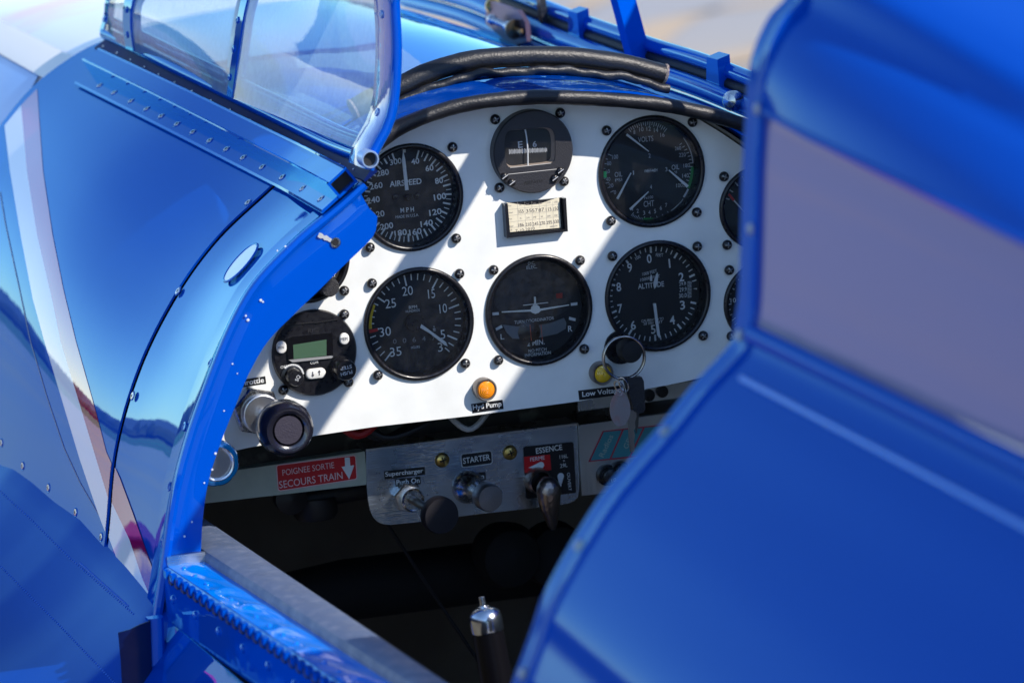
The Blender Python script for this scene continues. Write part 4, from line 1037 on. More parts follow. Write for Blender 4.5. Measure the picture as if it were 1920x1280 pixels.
# quad gauge
g, c, r = gauge_base('quad', 'engine_cluster_gauge', 'four in one gauge for volts, oil pressure, oil temperature and cylinder heat', 'gauge', [(1137, 245), (1298, 229), (1306, 398), (1145, 414)])
X = lambda cx, cy: (1100+cx/5.333, 200+cy/5.333)
mb = MB()
for s, cx, cy, h, w_, rt in [('8', 477, 257, 7, 3.5, 0), ('10', 547, 228, 8, 8, 0), ('12', 620, 222, 8, 8, 0), ('14', 694, 235, 8, 8, 0), ('16', 758, 283, 8, 8, 0), ('VOLTS', 590, 325, 10, 29, 0), ('2', 629, 490, 8, 4, 0), ('100', 285, 503, 8, 11, 0), ('80', 224, 567, 7.5, 8, 0), ('60', 210, 648, 7.5, 8, 0), ('40', 215, 725, 7.5, 8, 0), ('20', 243, 790, 7.5, 9, 0), ('0', 283, 857, 7.5, 4, 0), ('OIL', 318, 677, 9.5, 14.5, 0), ('PSI', 320, 733, 5.5, 13, 0), ('1', 468, 662, 8, 2, 0), ('3', 797, 627, 8, 4, 0), ('OIL', 888, 605, 9.5, 14.5, 0), ('\u00b0F', 890, 658, 5.5, 6, 0), ('260', 913, 417, 7, 12, 0), ('220', 957, 482, 7.5, 13, 0), ('180', 1000, 588, 7.5, 12, 0), ('140', 988, 690, 7.5, 12, 0), ('100', 927, 787, 7.5, 12, 0), ('4', 643, 803, 8, 4, 0), ('Fx100', 620, 908, 5.5, 17, 0), ('CHT', 622, 970, 11, 20, 0), ('1', 458, 1020, 7, 2, 0), ('2', 510, 1042, 7.5, 4, 0), ('3', 574, 1062, 7.5, 4, 0), ('4', 627, 1057, 7.5, 4, 0), ('5', 684, 1045, 7.5, 4, 0), ('6', 742, 1013, 7.5, 4, 0), ('7', 795, 985, 7.5, 4, 0)]:
    T(mb, s, *X(cx, cy), h, w_, DP, rt, .0)
def xt(a, b, w_=.45):
    p, q = U(*X(*a), 'Y', DP), U(*X(*b), 'Y', DP); d = (q-p).normalized(); e = Vector((d.z, 0, -d.x))*w_/2
    mb.add([p-e, p+e, q+e, q-e], [(0, 1, 2, 3)])
for i in range(19):      # volts
    t = i/18; a = radians(-38+76*t); cx, cy = 610+sin(a)*330*.95, 470-cos(a)*320; k = .86 if i % 2 == 0 else .9
    xt((cx, cy), (610+sin(a)*330*.95*k, 470-cos(a)*320*k), .5)
for i in range(14):      # oil temp
    t = i/13; a = radians(48+78*t); cx, cy = 640+sin(a)*420, 600-cos(a)*350; xt((cx, cy), (640+sin(a)*390, 600-cos(a)*325), .5)
for i in range(9):       # oil pressure
    t = i/8; a = radians(-62-62*t); cx, cy = 590+sin(a)*425, 650-cos(a)*370; xt((cx, cy), (590+sin(a)*(405 if i % 2 else 385), 650-cos(a)*(352 if i % 2 else 340)), .5)
for i in range(25):      # CHT
    t = i/24; a = radians(215-75*t); cx, cy = 628+sin(a)*320, 870-cos(a)*270; k = .86 if i % 4 == 0 else .92
    xt((cx, cy), (628+sin(a)*320*k, 870-cos(a)*270*k), .45)
mb.build('dial_markings', MARKD, g, None)
mb = MB(); T(mb, 'WESTACH', *X(640, 640), 6, 25, DP, 0, .0)
for s_ in (1, -1): tick(mb, U(*X(640, 640), 'Y', DP), 90-4*s_, -3.5, 3.5, .3); 
mb.build('maker_logo', MARK, g, None)
def xn(name, a, b, w0, w1, Y=6.):
    mb = MB(); p, q = U(*X(*a), 'Y', Y), U(*X(*b), 'Y', Y); d = (q-p).normalized(); e = Vector((d.z, 0, -d.x))
    slab(mb, [p-e*w0, p+e*w0, q+e*w1, q-e*w1], (0, -.4, 0)); mb.build(name, MARK, g, None)
xn('needle', (620, 448), (398, 278), .3, .85); xn('needle', (443, 662), (305, 922), .4, .9); xn('needle', (822, 635), (1010, 800), .4, 1.1); xn('needle', (618, 850), (432, 1028), .35, .9)
mb = MB(); arc(mb, c, 92, 118, 34.2, 37.0); slab(mb, [U(*X(a, b), 'Y', DP-.1) for a, b in ((567, 1112), (663, 1112), (665, 1152), (567, 1150))], (0, -.1, 0)); mb.build('green_arc', mat('arc_dark_green', (.02, .22, .05), .5), g, None)
mb = MB(); slab(mb, [U(*X(a, b), 'Y', DP-.1) for a, b in ((165, 648), (198, 648), (200, 710), (168, 710))], (0, -.1, 0)); mb.build('green_mark', mat('bright_green', (.02, .75, .2), .5), g, None)
mb = MB(); arc(mb, c, 55, 88, 35.6, 36.4); arc(mb, c, 119, 130, 35, 36.6); arc(mb, c, 132, 152, 35.9, 36.4); mb.build('white_arc', MARKD, g, None)
glass(g, c, r)
# right edge gauges
g, c, r = gauge_base('ur', 'fuel_gauge', 'small black gauge with a red tipped needle cut off by the blue rear fuselage', 'gauge', [(1357, 331), (1363, 459)], depth=8)
mb = MB()
for i in range(9): tick(mb, c, -70+i*17, 20, 24, .8, 7.7)
mb.build('dial_markings', MARKD, g, None)
mb = MB(); p, q = U(1366, 364, 'Y', 4.5), U(1376, 376, 'Y', 4.5); e = Vector((.6, 0, .6)); slab(mb, [p-e, p+e, q+e, q-e], (0, -.4, 0)); mb.build('needle_tip', REDM, g, None)
mb = MB(); p, q = U(1376, 376, 'Y', 4.5), U(1402, 404, 'Y', 4.5); e = Vector((.3, 0, .3)); slab(mb, [p-e, p+e, q+e, q-e], (0, -.4, 0)); mb.build('needle', MARK, g, None); glass(g, c, r)
g, c, r = gauge_base('lr', 'vertical_speed_gauge', 'small black gauge showing the number 10 below the red tipped one', 'gauge', [(1367, 506), (1371, 630)], depth=8)
mb = MB()
for i in range(36): tick(mb, c, i*10, 22.4 if i % 3 else 21.2, 25.2, .8, 7.7)
T(mb, '10', 1375, 563, 9, 11, 7.7); mb.build('dial_markings', MARK, g, None); glass(g, c, r)
# fuel selector / mode gauge upper left
g, c, r = gauge_base('fuel', 'channel_select_unit', 'black round unit with a SELECT knob half hidden behind the blue hoop', 'selector', [(645, 545)], depth=2)
mb = MB(); T(mb, 'CHANNEL SELECT', 598, 519.5, 6, 62, 1.6, 0, .012); T(mb, 'MODE OUT', 578, 539, 5, 26, 1.6); mb.build('dial_markings', MARK, g, None)
mb = MB(); kc = U(606, 532, 'Y', 1.5); lathe(mb, kc, (0, -1, 0), [(8.5, 0), (8, 2), (6.6, 3), (6.6, 6), (6.9, 8), (6.9, 17), (6.2, 18), (0, 18.2)], 30)
mb.build('selector_knob', mat('knurled_black', (.02, .02, .024), .5, bump=(900, .8, .001)), g, 35)
# radio
c, r = G['radio']; g = thing('radio', 'round black two way radio with green display and white buttons', 'radio', c)
mb = MB(); lathe(mb, c, (0, -1, 0), [(r, 0), (r, 3), (r-1, 4.2), (0, 4.2)], 72); mb.build('radio_face', BLACK, g, 40)
for p in [(645, 589), (531, 731), (653, 716)]: screw(g, U(p[0], p[1], 'Y', -1.))
X = lambda cx, cy: (430+cx/4, 560+cy/4)
mb = MB(); Yr = -4.3
def qx(mb, pts, Y=Yr, th=.6): slab(mb, [U(*X(a, b), 'Y', Y) for a, b in pts], (0, -th, 0))
qx(mb, ((410, 192), (635, 172), (640, 180), (410, 200)), Yr, .8); qx(mb, ((640, 176), (815, 150), (815, 157), (640, 183)), Yr, .8); mb.build('face_ridge', mat('ridge_black', (.02, .02, .022), .3), g, None)
mb = MB(); qx(mb, ((425, 300), (465, 282), (770, 250), (775, 425), (470, 470), (440, 455)), Yr, 1.4); mb.build('display_frame', mat('gloss_black', (.006, .006, .008), .12, coat=1), g, 30)
mb = MB(); qx(mb, ((478, 345), (728, 305), (728, 425), (482, 452)), Yr-1.5, .3); mb.build('display', LCD, g, None)
mb = MB(); qx(mb, ((440, 455), (760, 424), (775, 430), (762, 442), (470, 474)), Yr, 1.6); mb.build('display_bevel', mat('bevel_grey', (.5, .5, .5), .3, .5), g, None)
def pill(name, cx, cy, w_, h_, m, Y=Yr, th=2.2, par=None, rr_=None):
    cc = U(*X(cx, cy), 'Y', Y); w2, h2 = w_/4/2.47/2, h_/4/2.57/2; R_ = rr_ or min(w2, h2)
    pp = rrect(-w2, -h2, w2, h2, R_-.01, 8); mb = MB(); sl = []
    rows = []
    for k, (q, d) in enumerate(((1, 0), (1, th*.6), (.93, th*.9), (.8, th), (.0, th+.1))):
        rows.append([cc+Vector((x*q, -d, z*q)) for x, z in pp]+[cc+Vector((pp[0][0]*q, -d, pp[0][1]*q))])
    grid(mb, rows, True); return mb.build(name, m, par or g, 50)
b1o = pill('mon_button', 388, 362, 72, 92, BUTTON); b2o = pill('mem_button', 859, 298, 70, 86, BUTTON); b3o = pill('up_down_button', 645, 558, 146, 76, BUTTON)
def mk(s, cx, cy, h, w_, m, par, Y, nm='lettering', rot=0, bold=.012):
    mb = MB(); T(mb, s, *X(cx, cy), h, w_, Y, rot, bold); return mb.build(nm, m, par, None)
mk('MON', 388, 366, 5, 11, INK, b1o, Yr-2.5); mk('MEM', 862, 301, 6, 12, INK, b2o, Yr-2.5)
mb = MB()
for cx, sgn in ((627, -1), (676, 1)):
    c0 = U(*X(cx, 562 if sgn < 0 else 556), 'Y', Yr-2.6)
    slab(mb, [c0+Vector((-.25, 0, -1.6)), c0+Vector((.25, 0, -1.6)), c0+Vector((.25, 0, 1.6)), c0+Vector((-.25, 0, 1.6))], (0, -.1, 0))
    slab(mb, [c0+Vector((-1, 0, sgn*.6)), c0+Vector((1, 0, sgn*.6)), c0+Vector((0, 0, sgn*2.2))], (0, -.12, 0))
mb.build('arrow_marks', INK, b3o, None)
mb = MB(); T(mb, 'COM', *X(636, 477), 5.5, 14, Yr-.1); T(mb, 'OFF', *X(409, 511), 5, 12, Yr-.1); mb.build('face_lettering', MARK, g, None)
mk('RIQ', 630, 238, 9, 20, mat('emboss_black', (.035, .035, .04), .25), g, Yr-.2, 'embossed_mark')
mb = MB(); k1 = U(*X(470, 575), 'Y', Yr); lathe(mb, k1, (0, -1, 0), [(8.2, 0), (8.2, 1), (6, 1.6), (5.8, 11), (5.2, 12), (0, 12.1)], 28); kn = mb.build('volume_knob', BLACK, g, 35)
mb = MB(); text(mb, 'SQ', k1+Vector((1, -12.4, 0)), 3.2, 4.4, 60); mb.build('knob_lettering', MARKD, kn, None)
mb = MB()
for i in range(14):
    a = radians(-35+i*9); d = Vector((sin(a), 0, cos(a))); e = Vector((cos(a), 0, -sin(a)))
    q = k1+Vector((0, -1.3, 0)); mb.add([q+d*7.3-e*.7, q+d*7.3+e*.7, q+d*8.6+e*.8, q+d*8.6-e*.8], [(0, 1, 2, 3)])
mb.build('knob_arc', MARK, g, None)
mb = MB(); k2 = U(*X(835, 510), 'Y', Yr); lathe(mb, k2, (0, -1, 0), [(8.6, 0), (8.4, 5), (7.6, 6), (7.6, 14), (7, 15.4), (0, 15.5)], 32); kn = mb.build('channel_knob', BLACK, g, 35)
mb = MB(); text(mb, 'PUSH', k2+Vector((-.3, -15.7, -1.9)), 2.6, 8.6, 187); text(mb, 'STEP', k2+Vector((-.3, -15.7, 2.1)), 2.6, 8.4, 187)
mb.v = [v for v in mb.v]; mb.build('knob_lettering', MARKD, kn, None)
# compass
c, r = G['compass']; g = thing('compass', 'panel mounted magnetic compass with rectangular window and lubber line', 'compass', c)
mb = MB()
NW = 64
wpx = [(303, 440), (303, 380), (318, 325), (345, 300), (480, 285), (620, 272), (690, 278), (722, 310), (737, 380), (738, 470), (732, 550), (700, 578), (500, 603), (370, 618), (330, 600), (310, 540)]
XC = lambda cx, cy: (880+cx/4.571, 180+cy/4.571)
Yc = -9
win = [U(*XC(a, b), 'Y', Yc) for a, b in wpx]
wl = crs(win+[win[0]], NW+1)[:-1]
cc = sum((p for p in wl), Vector())/NW
ang = [atan2(p.z-cc.z, p.x-cc.x) for p in wl]
disc = [Vector((c.x+(r-.8)*cos(a), Yc, c.z+(r-.8)*sin(a))) for a in ang]; rim = [Vector((c.x+r*cos(a), Yc+1, c.z+r*sin(a))) for a in ang]; rim0 = [Vector((c.x+r*cos(a), 0, c.z+r*sin(a))) for a in ang]
inn = [cc+(p-cc)*.93+Vector((0, 6, 0)) for p in wl]
cl = lambda L: L+[L[0]]
grid(mb, [cl(rim0), cl(rim), cl(disc), cl(wl), cl([p+Vector((0, 1.4, 0)) for p in wl])], False); mb.build('case', mat('case_black', (.025, .025, .03), .4, bump=(1200, .5, .0006)), g, 30)
mb = MB(); grid(mb, [cl([p+Vector((0, 1.4, 0)) for p in wl]), cl(inn)]); mb.build('window_reveal', mat('reveal_tan', (.3, .24, .2), .5), g, 30)
mb = MB(); mb.add(inn, [tuple(range(len(inn)))]); mb.build('window_back', BLACKM, g, None)
mb = MB(); T(mb, 'E', *XC(437, 417), 12, 8.5, Yc+5.5); T(mb, '6', *XC(560, 413), 11, 7.5, Yc+5.5)
for i in range(30): tick(mb, U(*XC(330+i*11, 474-i*.6), 'Y', 0), 0, -1.3 if i % 2 else -1.8, 1.3 if i % 2 else 1.8, .45, Yc+5.5)
mb.build('card_markings', MARKD, g, None)
mb = MB(); tube(mb, crs([U(*XC(a, b), 'Y', Yc+3) for a, b in ((478, 288), (490, 350), (500, 460), (502, 600))], 12), .55, 6); mb.build('lubber_line', MARK, g)
mb = MB(); tube(mb, [U(*XC(a, b), 'Y', Yc-.1) for a, b in ((330, 673), (480, 657), (750, 628))], .3, 6); tube(mb, [U(*XC(a, b), 'Y', Yc-.1) for a, b in ((350, 615), (500, 600), (700, 577))], .3, 6); mb.build('case_seam', mat('seam_grey', (.3, .3, .3), .4), g)
mb = MB(); T(mb, 'AIRPATH', *XC(547, 737), 6, 34, Yc-.15); mb.build('embossed_mark', BLACKM, g, None)
for a, b in ((298, 690), (360, 742), (775, 642), (728, 705)):
    p = U(*XC(a, b), 'Y', Yc); mb = MB(); lathe(mb, p, (0, -1, 0), [(2.9, 0), (2.7, 1.6), (1.5, 2.4), (0, 2.5)], 18); sc_ = mb.build('case_screw', BLACK, g, 50)
    mb = MB(); slab(mb, [p+Vector((x, -2.45, z)) for x, z in ((-2.3, -1.1), (-1.9, -1.5), (2.3, 1.1), (1.9, 1.5))], (0, -.15, 0)); mb.build('slot', MARKD, sc_, None)
mb = MB(); mb.add([p+Vector((0, 1.2, 0)) for p in wl], [tuple(range(NW))]); mb.build('window_glass', DGLASS, g, None)
for p in [(928, 224), (1050, 212), (1057, 340), (936, 352)]: screw(g, U(p[0], p[1], 'Y', -1.5))
# deviation card
XC2 = XC; g = thing('compass_card', 'handwritten compass correction card in a black metal holder', 'card', U(998, 405, 'Y', 0))
mb = MB(); Yd = -3.
qc = lambda pts, Y, th: slab(mb, [U(*XC2(a, b), 'Y', Y) for a, b in pts], (0, -th, 0))
qc(((305, 915), (775, 870), (785, 1130), (315, 1175)), 0, 3); mb.build('card_backing', BLACK, g, None)
mb = MB(); cp = [(318, 912), (400, 925), (500, 935), (600, 925), (700, 890), (768, 868), (783, 1128), (325, 1168)]; qc(cp, Yd, .3); mb.build('paper_card', PAPER, g, None)
mb = MB(); qc(((278, 915), (303, 912), (325, 1178), (795, 1130), (778, 868), (802, 864), (818, 1150), (297, 1206)), 0, 7); mb.build('card_holder', mat('holder_black', (.012, .012, .014), .25, coat=.5), g, None)
mb = MB()
def ln(a, b, w_=.18):
    p, q = U(*XC2(*a), 'Y', Yd-.4), U(*XC2(*b), 'Y', Yd-.4); d = (q-p).normalized(); e = Vector((d.z, 0, -d.x))*w_/2; mb.add([p-e, p+e, q+e, q-e], [(0, 1, 2, 3)])
for y in (968, 1020, 1075, 1125): ln((318, y+8), (778, y-42))
for x in (412, 475, 535, 598, 658, 715): ln((x, 905), (x+8, 1130))
mb.build('card_rules', mat('rule_grey', (.4, .37, .33), .9), g, None)
mb = MB()
Td = lambda s, cx, cy, h, w_: T(mb, s, *XC2(cx, cy), h, w_, Yd-.4, 2, 0)
for s, cx, cy in (('355', 442, 990), ('35', 510, 984), ('57', 563, 980), ('87', 617, 975), ('115', 680, 970), ('150', 742, 965), ('186', 443, 1105), ('210', 507, 1100), ('245', 567, 1095), ('270', 625, 1090), ('295', 685, 1083), ('330', 743, 1076)): Td(s, cx, cy, 6.5, 10.5)
Td('7-10-2010', 478, 1145, 5.5, 36)
mb.build('handwriting', INK, g, None)
mb = MB()
for s, cx, cy, w_ in (('For', 348, 940, 6), ('N', 438, 933, 3), ('30', 500, 928, 5), ('60', 558, 922, 5), ('E', 617, 918, 3), ('120', 682, 912, 6), ('150', 742, 908, 6), ('Steer', 357, 998, 8), ('For', 354, 1053, 6), ('S', 440, 1049, 3), ('210', 502, 1043, 6), ('240', 560, 1038, 6), ('W', 622, 1034, 4), ('300', 682, 1028, 6), ('330', 742, 1023, 6), ('Steer', 362, 1115, 8), ('DATE', 350, 1150, 8), ('AIRPATH', 722, 1117, 14)): Td(s, cx, cy, 3.2, w_)
mb.build('card_print', mat('print_grey', (.25, .23, .22), .9), g, None)
# indicator lamps
def lamp(name, label, px, py, R_, lens):
    c = U(px, py, 'Y', -6); g = thing(name, label, 'lamp', U(px, py, 'Y', 0)); mb = MB()
    lathe(mb, c, (0, -1, 0), [(R_+1.3, -6), (R_+1.3, 1.5), (R_+.5, 2.6), (R_-.4, 2.4), (R_-.6, 0)], 36); mb.build('lamp_bezel', mat('lamp_bezel', (.25, .22, .2), .3, .8), g, 40)
    prof = [(R_-.5, 1.5)]
    for i in range(11): t = 1-i/11; prof += [((R_-.7)*t, 2.2+2.4*(1-t*t)+(.25 if i % 2 else 0))]
    prof += [(0, 4.7)]
    mb = MB(); lathe(mb, c, (0, -1, 0), prof, 40); mb.build('lamp_lens', lens, g, 12)
lamp('hydraulic_lamp', 'amber round warning lamp above the Hyd Pump label', 910, 730, 7.0, AMBER)
lamp('voltage_lamp', 'yellow round warning lamp beside the key ring above the Low Voltage label', 1129, 700, 7.0, YLENS)
# label tapes
def tapel(name, label, s, P4, tx, ty, h, w_, Y=0., par=None, group='embossed black label tapes'):
    g = thing(name, label, 'label', U(tx, ty, 'Y', Y), group); mb = MB(); slab(mb, [U(a, b, 'Y', Y) for a, b in P4], (0, -.35, 0)); mb.build('tape_strip', TAPE, g, None)
    mb = MB(); d = U(P4[1][0], P4[1][1], 'Y', Y)-U(P4[0][0], P4[0][1], 'Y', Y); rt = math.degrees(atan2(d.z, d.x)); T(mb, s, tx, ty, h, w_, Y-.45, rt, .015); mb.build('tape_lettering', MARK, g, None)
tapel('label_tape', 'black label tape reading Hyd Pump under the amber lamp', 'Hyd Pump', [(883, 757), (942, 749), (944, 766), (886, 774)], 913.5, 761.5, 12.5, 54)
tapel('label_tape', 'black label tape reading Low Voltage under the yellow lamp', 'Low Voltage', [(1084, 732), (1166, 722), (1168, 739), (1086, 750)], 1128, 736, 13, 74)
tapel('label_tape', 'black label tape reading Throttle above the throttle knob', 'Throttle', [(445, 713), (497, 705), (499, 719), (447, 727)], 470, 715.5, 10, 48)
# throttle
tc_ = U(484, 772, 'Y', 0); g = thing('throttle', 'plunger throttle with large hex nut and round black friction knob', 'throttle', tc_)
def hexnut(mb, c, R_, h, ax=(0, -1, 0)):
    s, u, a = frame(ax); c = Vector(c); vs = []
    for hh, q in ((0, 1), (h*.85, 1), (h, .93)):
        for i in range(6): t = pi*i/3+.25; vs.append(c+a*hh+(s*cos(t)+u*sin(t))*R_*q)
    mb.add(vs, [(j*6+i, j*6+(i+1) % 6, (j+1)*6+(i+1) % 6, (j+1)*6+i) for j in range(2) for i in range(6)]+[tuple(12+i for i in range(6))])
mb = MB(); hexnut(mb, U(478, 768, 'Y', 0), 18, 9); mb.build('hex_nut', STEEL, g, 30)
axt = (U(541, 806, 'Y', -74)-tc_).normalized()
mb = MB(); lathe(mb, U(484, 772, 'Y', -2), axt, [(0, 12), (12.8, 12), (14, 11.5)][::-1]+[(0, 12.05)], 40); lathe(mb, U(484, 772, 'Y', -2), axt, [(14.2, 0), (14.2, 8), (13.2, 12), (0, 12.2)], 48); mb.build('collar', mat('turned_steel', (.6, .6, .6), .3, 1, bump=(500, .3, .0005)), g, 40)
mb = MB(); lathe(mb, tc_, axt, [(4.2, 8), (4.2, 62)], 20); mb.build('plunger_rod', STEEL, g)
mb = MB(); kb = tc_+axt*52; prof = [(6, 0), (13, 1), (18, 4), (19.6, 8), (19.6, 17), (18.4, 21), (16, 23.6), (13.6, 23.6), (11.6, 22.2), (11.2, 20), (11.2, 18.5), (10.2, 18), (9.6, 20.6), (8.8, 21.4), (0, 21.6)]
lathe(mb, kb, axt, prof, 56); mb.build('throttle_knob', mat('knob_black', (.012, .012, .02), .22, coat=.8, bump=(700, .15, .0005)), g, 40)
mb = MB(); lathe(mb, kb, axt, [(0, 22), (10, 21.9)], 32); mb.build('knob_centre', mat('knob_centre', (.035, .03, .045), .45, bump=(900, .6, .0006)), g)
# blue ringed knob behind the hoop
kc = U(405, 868, 'Y', -35); g = thing('blue_rimmed_knob', 'small silver knob with scalloped blue rim showing beside the hoop flange', 'knob', U(392, 862, 'Y', 10))
mb = MB(); vs = []; s, u, a = frame((0, -1, 0)); n = 96; rows = []
for h, q in ((-6, .86), (-5, .98), (0, 1.), (3, .9), (4, .74)):
    rows.append([kc+a*h+(s*cos(2*pi*i/n)+u*sin(2*pi*i/n))*(16.5*q*(1+.035*(abs(sin(4*2*pi*i/n))**.5-.6))) for i in range(n+1)])
grid(mb, rows, True); mb.build('knob_rim', BLUEKNOB, g, 50)
mb = MB(); lathe(mb, kc, (0, -1, 0), [(12.4, 3.9), (11.5, 5), (10.4, 4.6), (10, 2.4), (9.8, 2.4), (0, 2.8)], 40); mb.build('knob_face', mat('satin_alu', (.7, .72, .76), .25, .85), g, 35)
mb = MB(); lathe(mb, kc, (0, 1, 0), [(5, 4), (5, 80)], 16); mb.build('knob_shaft', STEEL, g)
# small white scuff arcs on panel? (reflection left out)

# ------------------------------------------------------------------ lower panels
YL = 62
g = thing('lower_switch_plate', 'worn aluminium switch plate with rounded corners under the instrument panel', 'switch plate', U(880, 890, 'Y', YL))
pl = [(686, 846), (1083, 797), (1086, 925), (1080, 938), (1062, 944), (730, 984), (712, 979), (698, 962), (690, 925)]
plw = crs([U(x, y, 'Y', YL-1) for x, y in [(686, 846), (689, 925), (696, 962), (710, 979), (735, 983), (900, 963), (1062, 944), (1080, 936), (1086, 920), (1083, 797)]], 60)
mb = MB(); slab(mb, plw[::-1], (0, 1.6, 0)); mb.build('plate_face', mat('blued_aluminium', (.42, .48, .54), .3, 1, bump=('brush', .5, .0005, (60, 60, 1200)), rnoise=(30, .16, .42)), g, None)
mb = MB(); a, b = U(686, 846, 'Y', YL-1), U(1083, 797, 'Y', YL-1); slab(mb, [a, b, b+Vector((0, 0, 1.6)), a+Vector((0, 0, 1.6))], (0, 26, 0)); mb.build('plate_top_flange', ALUW, g, None)
for x, y in ((829, 862), (956, 848)):
    mb = MB(); p = U(x, y, 'Y', YL-1); mb.cm = 0; lathe(mb, p, (0, -1, 0), [(5.6, 0), (5.4, 1), (4, 2.2), (0, 2.9)], 26); mb.cm = 1
    for k in (0, 1):
        a_ = .3+k*pi/2; d = Vector((cos(a_), 0, sin(a_))); e = Vector((-sin(a_), 0, cos(a_))); q = p+Vector((0, -3, 0)); mb.add([q+d*2.6+e*.5, q-d*2.6+e*.5, q-d*2.6-e*.5, q+d*2.6-e*.5], [(0, 1, 2, 3)])
    mb.build('brass_screw', [BRASS, BLACKM], g, 50)
# STARTER placard
def placard(name, label, P4, m, border=None, r=2., Y=YL-1.2):
    g = thing(name, label, 'placard', U(*P4[0], 'Y', Y)); a, b, c_, d = [U(*p, 'Y', Y) for p in P4]
    def Q(u, v): return a.lerp(b, u).lerp(d.lerp(c_, u), v)
    W_ = (b-a).length; H_ = (d-a).length
    def rr(ins, rad, y):
        return [Q((x)/W_, (z)/H_)+Vector((0, y, 0)) for x, z in rrect(ins, ins, W_-ins, H_-ins, rad, 6)]
    if border: mb = MB(); slab(mb, rr(0, r, 0), (0, -.3, 0)); mb.build('placard_border', border, g, None)
    mb = MB(); slab(mb, rr(.7 if border else 0, r*.8, -.1), (0, -.4, 0)); mb.build('placard_face', m, g, None); return g
g = placard('starter_placard', 'black STARTER placard with pale outline on the aluminium plate', [(863, 850), (922, 843), (924, 869), (865, 877)], TAPE, MARKD)
mb = MB(); T(mb, 'STARTER', 893.5, 860, 11.5, 52, YL-1.9, 1.6, .01); mb.build('placard_lettering', MARK, g, None)
tapel('label_tape', 'black label tape reading Supercharger over the black push knob', 'Supercharger', [(720, 883), (796, 875), (797, 889), (721, 898)], 758, 886.5, 11.5, 72, YL-1.2)
tapel('label_tape', 'black label tape reading Push On directly under Supercharger', 'Push On', [(741, 898), (788, 893), (789, 907), (742, 912)], 765, 902, 10, 44, YL-1.2)
tapel('label_tape', 'black label tape reading Pull On above the metal starter knob', 'Pull On', [(868, 888), (910, 884), (911, 899), (869, 904)], 889, 894, 10, 38, YL-1.2)
# supercharger push knob
p0 = U(765, 932, 'Y', YL-1); g = thing('supercharger_knob', 'flat black push knob on a threaded steel bushing', 'knob', p0)
mb = MB(); hexnut(mb, U(762, 930, 'Y', YL-1), 11.5, 8); mb.build('hex_nut', ALU, g, 30)
ax2 = (U(821, 963, 'Y', YL-62)-p0).normalized()
mb = MB(); lathe(mb, p0+ax2*6, ax2, [(8.8, 0), (8.8, 5), (7.8, 6.5), (7.2, 4), (3.4, 4)], 30); mb.build('bushing', STEEL, g, 30)
mb = MB(); lathe(mb, p0, ax2, [(3.2, 6), (3.2, 62)], 16); mb.build('push_rod', DSTEEL, g)
mb = MB(); lathe(mb, p0+ax2*58, ax2, [(4, 0), (12, 1), (13.6, 3), (13.6, 9), (12.8, 11.4), (0, 12)], 44); mb.build('knob', mat('knob_matt', (.01, .009, .013), .5), g, 40)
# starter pull
p0 = U(878, 912, 'Y', YL-1); g = thing('starter_pull', 'brushed metal starter pull knob on a flared chrome base', 'knob', p0)
ax3 = (U(914, 931, 'Y', YL-36)-p0).normalized()
mb = MB(); lathe(mb, p0, ax3, [(13, -2), (12.4, 2), (10, 5), (7, 8), (5.4, 14), (4.8, 30)], 44); mb.build('flared_base', STEEL, g, 50)
mb = MB(); lathe(mb, p0+ax3*28, ax3, [(4.8, 0), (9.6, 1), (10.4, 3), (10.4, 11), (9.4, 13.4), (0, 13.8)], 44); mb.build('knob', mat('worn_steel', (.42, .42, .44), .38, 1, bump=(700, .5, .0005)), g, 40)
# fuel valve placard + handle
g = placard('fuel_valve_placard', 'black ESSENCE fuel placard with red FERME field', [(981, 837), (1075, 828), (1080, 923), (986, 935)], TAPE, None, 2.)
XE = lambda cx, cy: (680+cx/4.3636, 780+cy/4.3652)
mb = MB(); slab(mb, [U(*XE(a, b), 'Y', YL-1.8) for a, b in ((1318, 332), (1532, 312), (1542, 440), (1324, 462))], (0, -.3, 0)); mb.build('red_field', RED, g, None)
mb = MB(); T(mb, 'ESSENCE', *XE(1525, 268), 11, 51, YL-1.9, 1.6); T(mb, 'FERME', *XE(1430, 346), 7.5, 28, YL-2.2, 1.6); T(mb, '116L', *XE(1645, 328), 7.5, 16, YL-1.9, 1.6, 0); T(mb, '+', *XE(1647, 364), 4, 4, YL-1.9); T(mb, '29L', *XE(1645, 402), 7.5, 14, YL-1.9, 1.6, 0)
T(mb, 'OUVERT', *XE(1690, 535), 6, 34, YL-1.9, -88, 0)
def drop(cx, cy, L, W_, a):
    c0 = U(*XE(cx, cy), 'Y', YL-2.2); a = radians(a); pts = []
    for i in range(15):
        t = radians(-110+220*i/14); pts.append((L*.5-W_/2+cos(t)*W_/2, sin(t)*W_/2))
    pts.append((-L*.5, 0)); slab(mb, [c0+Vector((x*cos(a)-y*sin(a), 0, x*sin(a)+y*cos(a))) for x, y in pts], (0, -.2, 0))
drop(1420, 408, 12.4, 5, 5); drop(1618, 530, 12.4, 5, 84)
mb.build('placard_lettering', MARK, g, None)
p0 = U(1018, 905, 'Y', YL-1); g = thing('fuel_lever', 'dark worn metal fuel valve lever pointing down', 'lever', p0)
BRZ = mat('worn_bronze', (.38, .3, .26), .32, 1, bump=(300, .5, .001), noise=(200, (.35, .3, .26), .5, .7))
mb = MB(); lathe(mb, p0+Vector((-5, 0, 3)), (0, -1, 0), [(10, 0), (9.5, 10), (8, 12)], 30); mb.build('valve_boss', BRZ, g, 40)
mb = MB(); A_ = [U(1024, 897, 'Y', YL-24), U(1028, 912, 'Y', YL-30), U(1030, 940, 'Y', YL-30), U(1034, 970, 'Y', YL-28), U(1037, 992, 'Y', YL-26)]
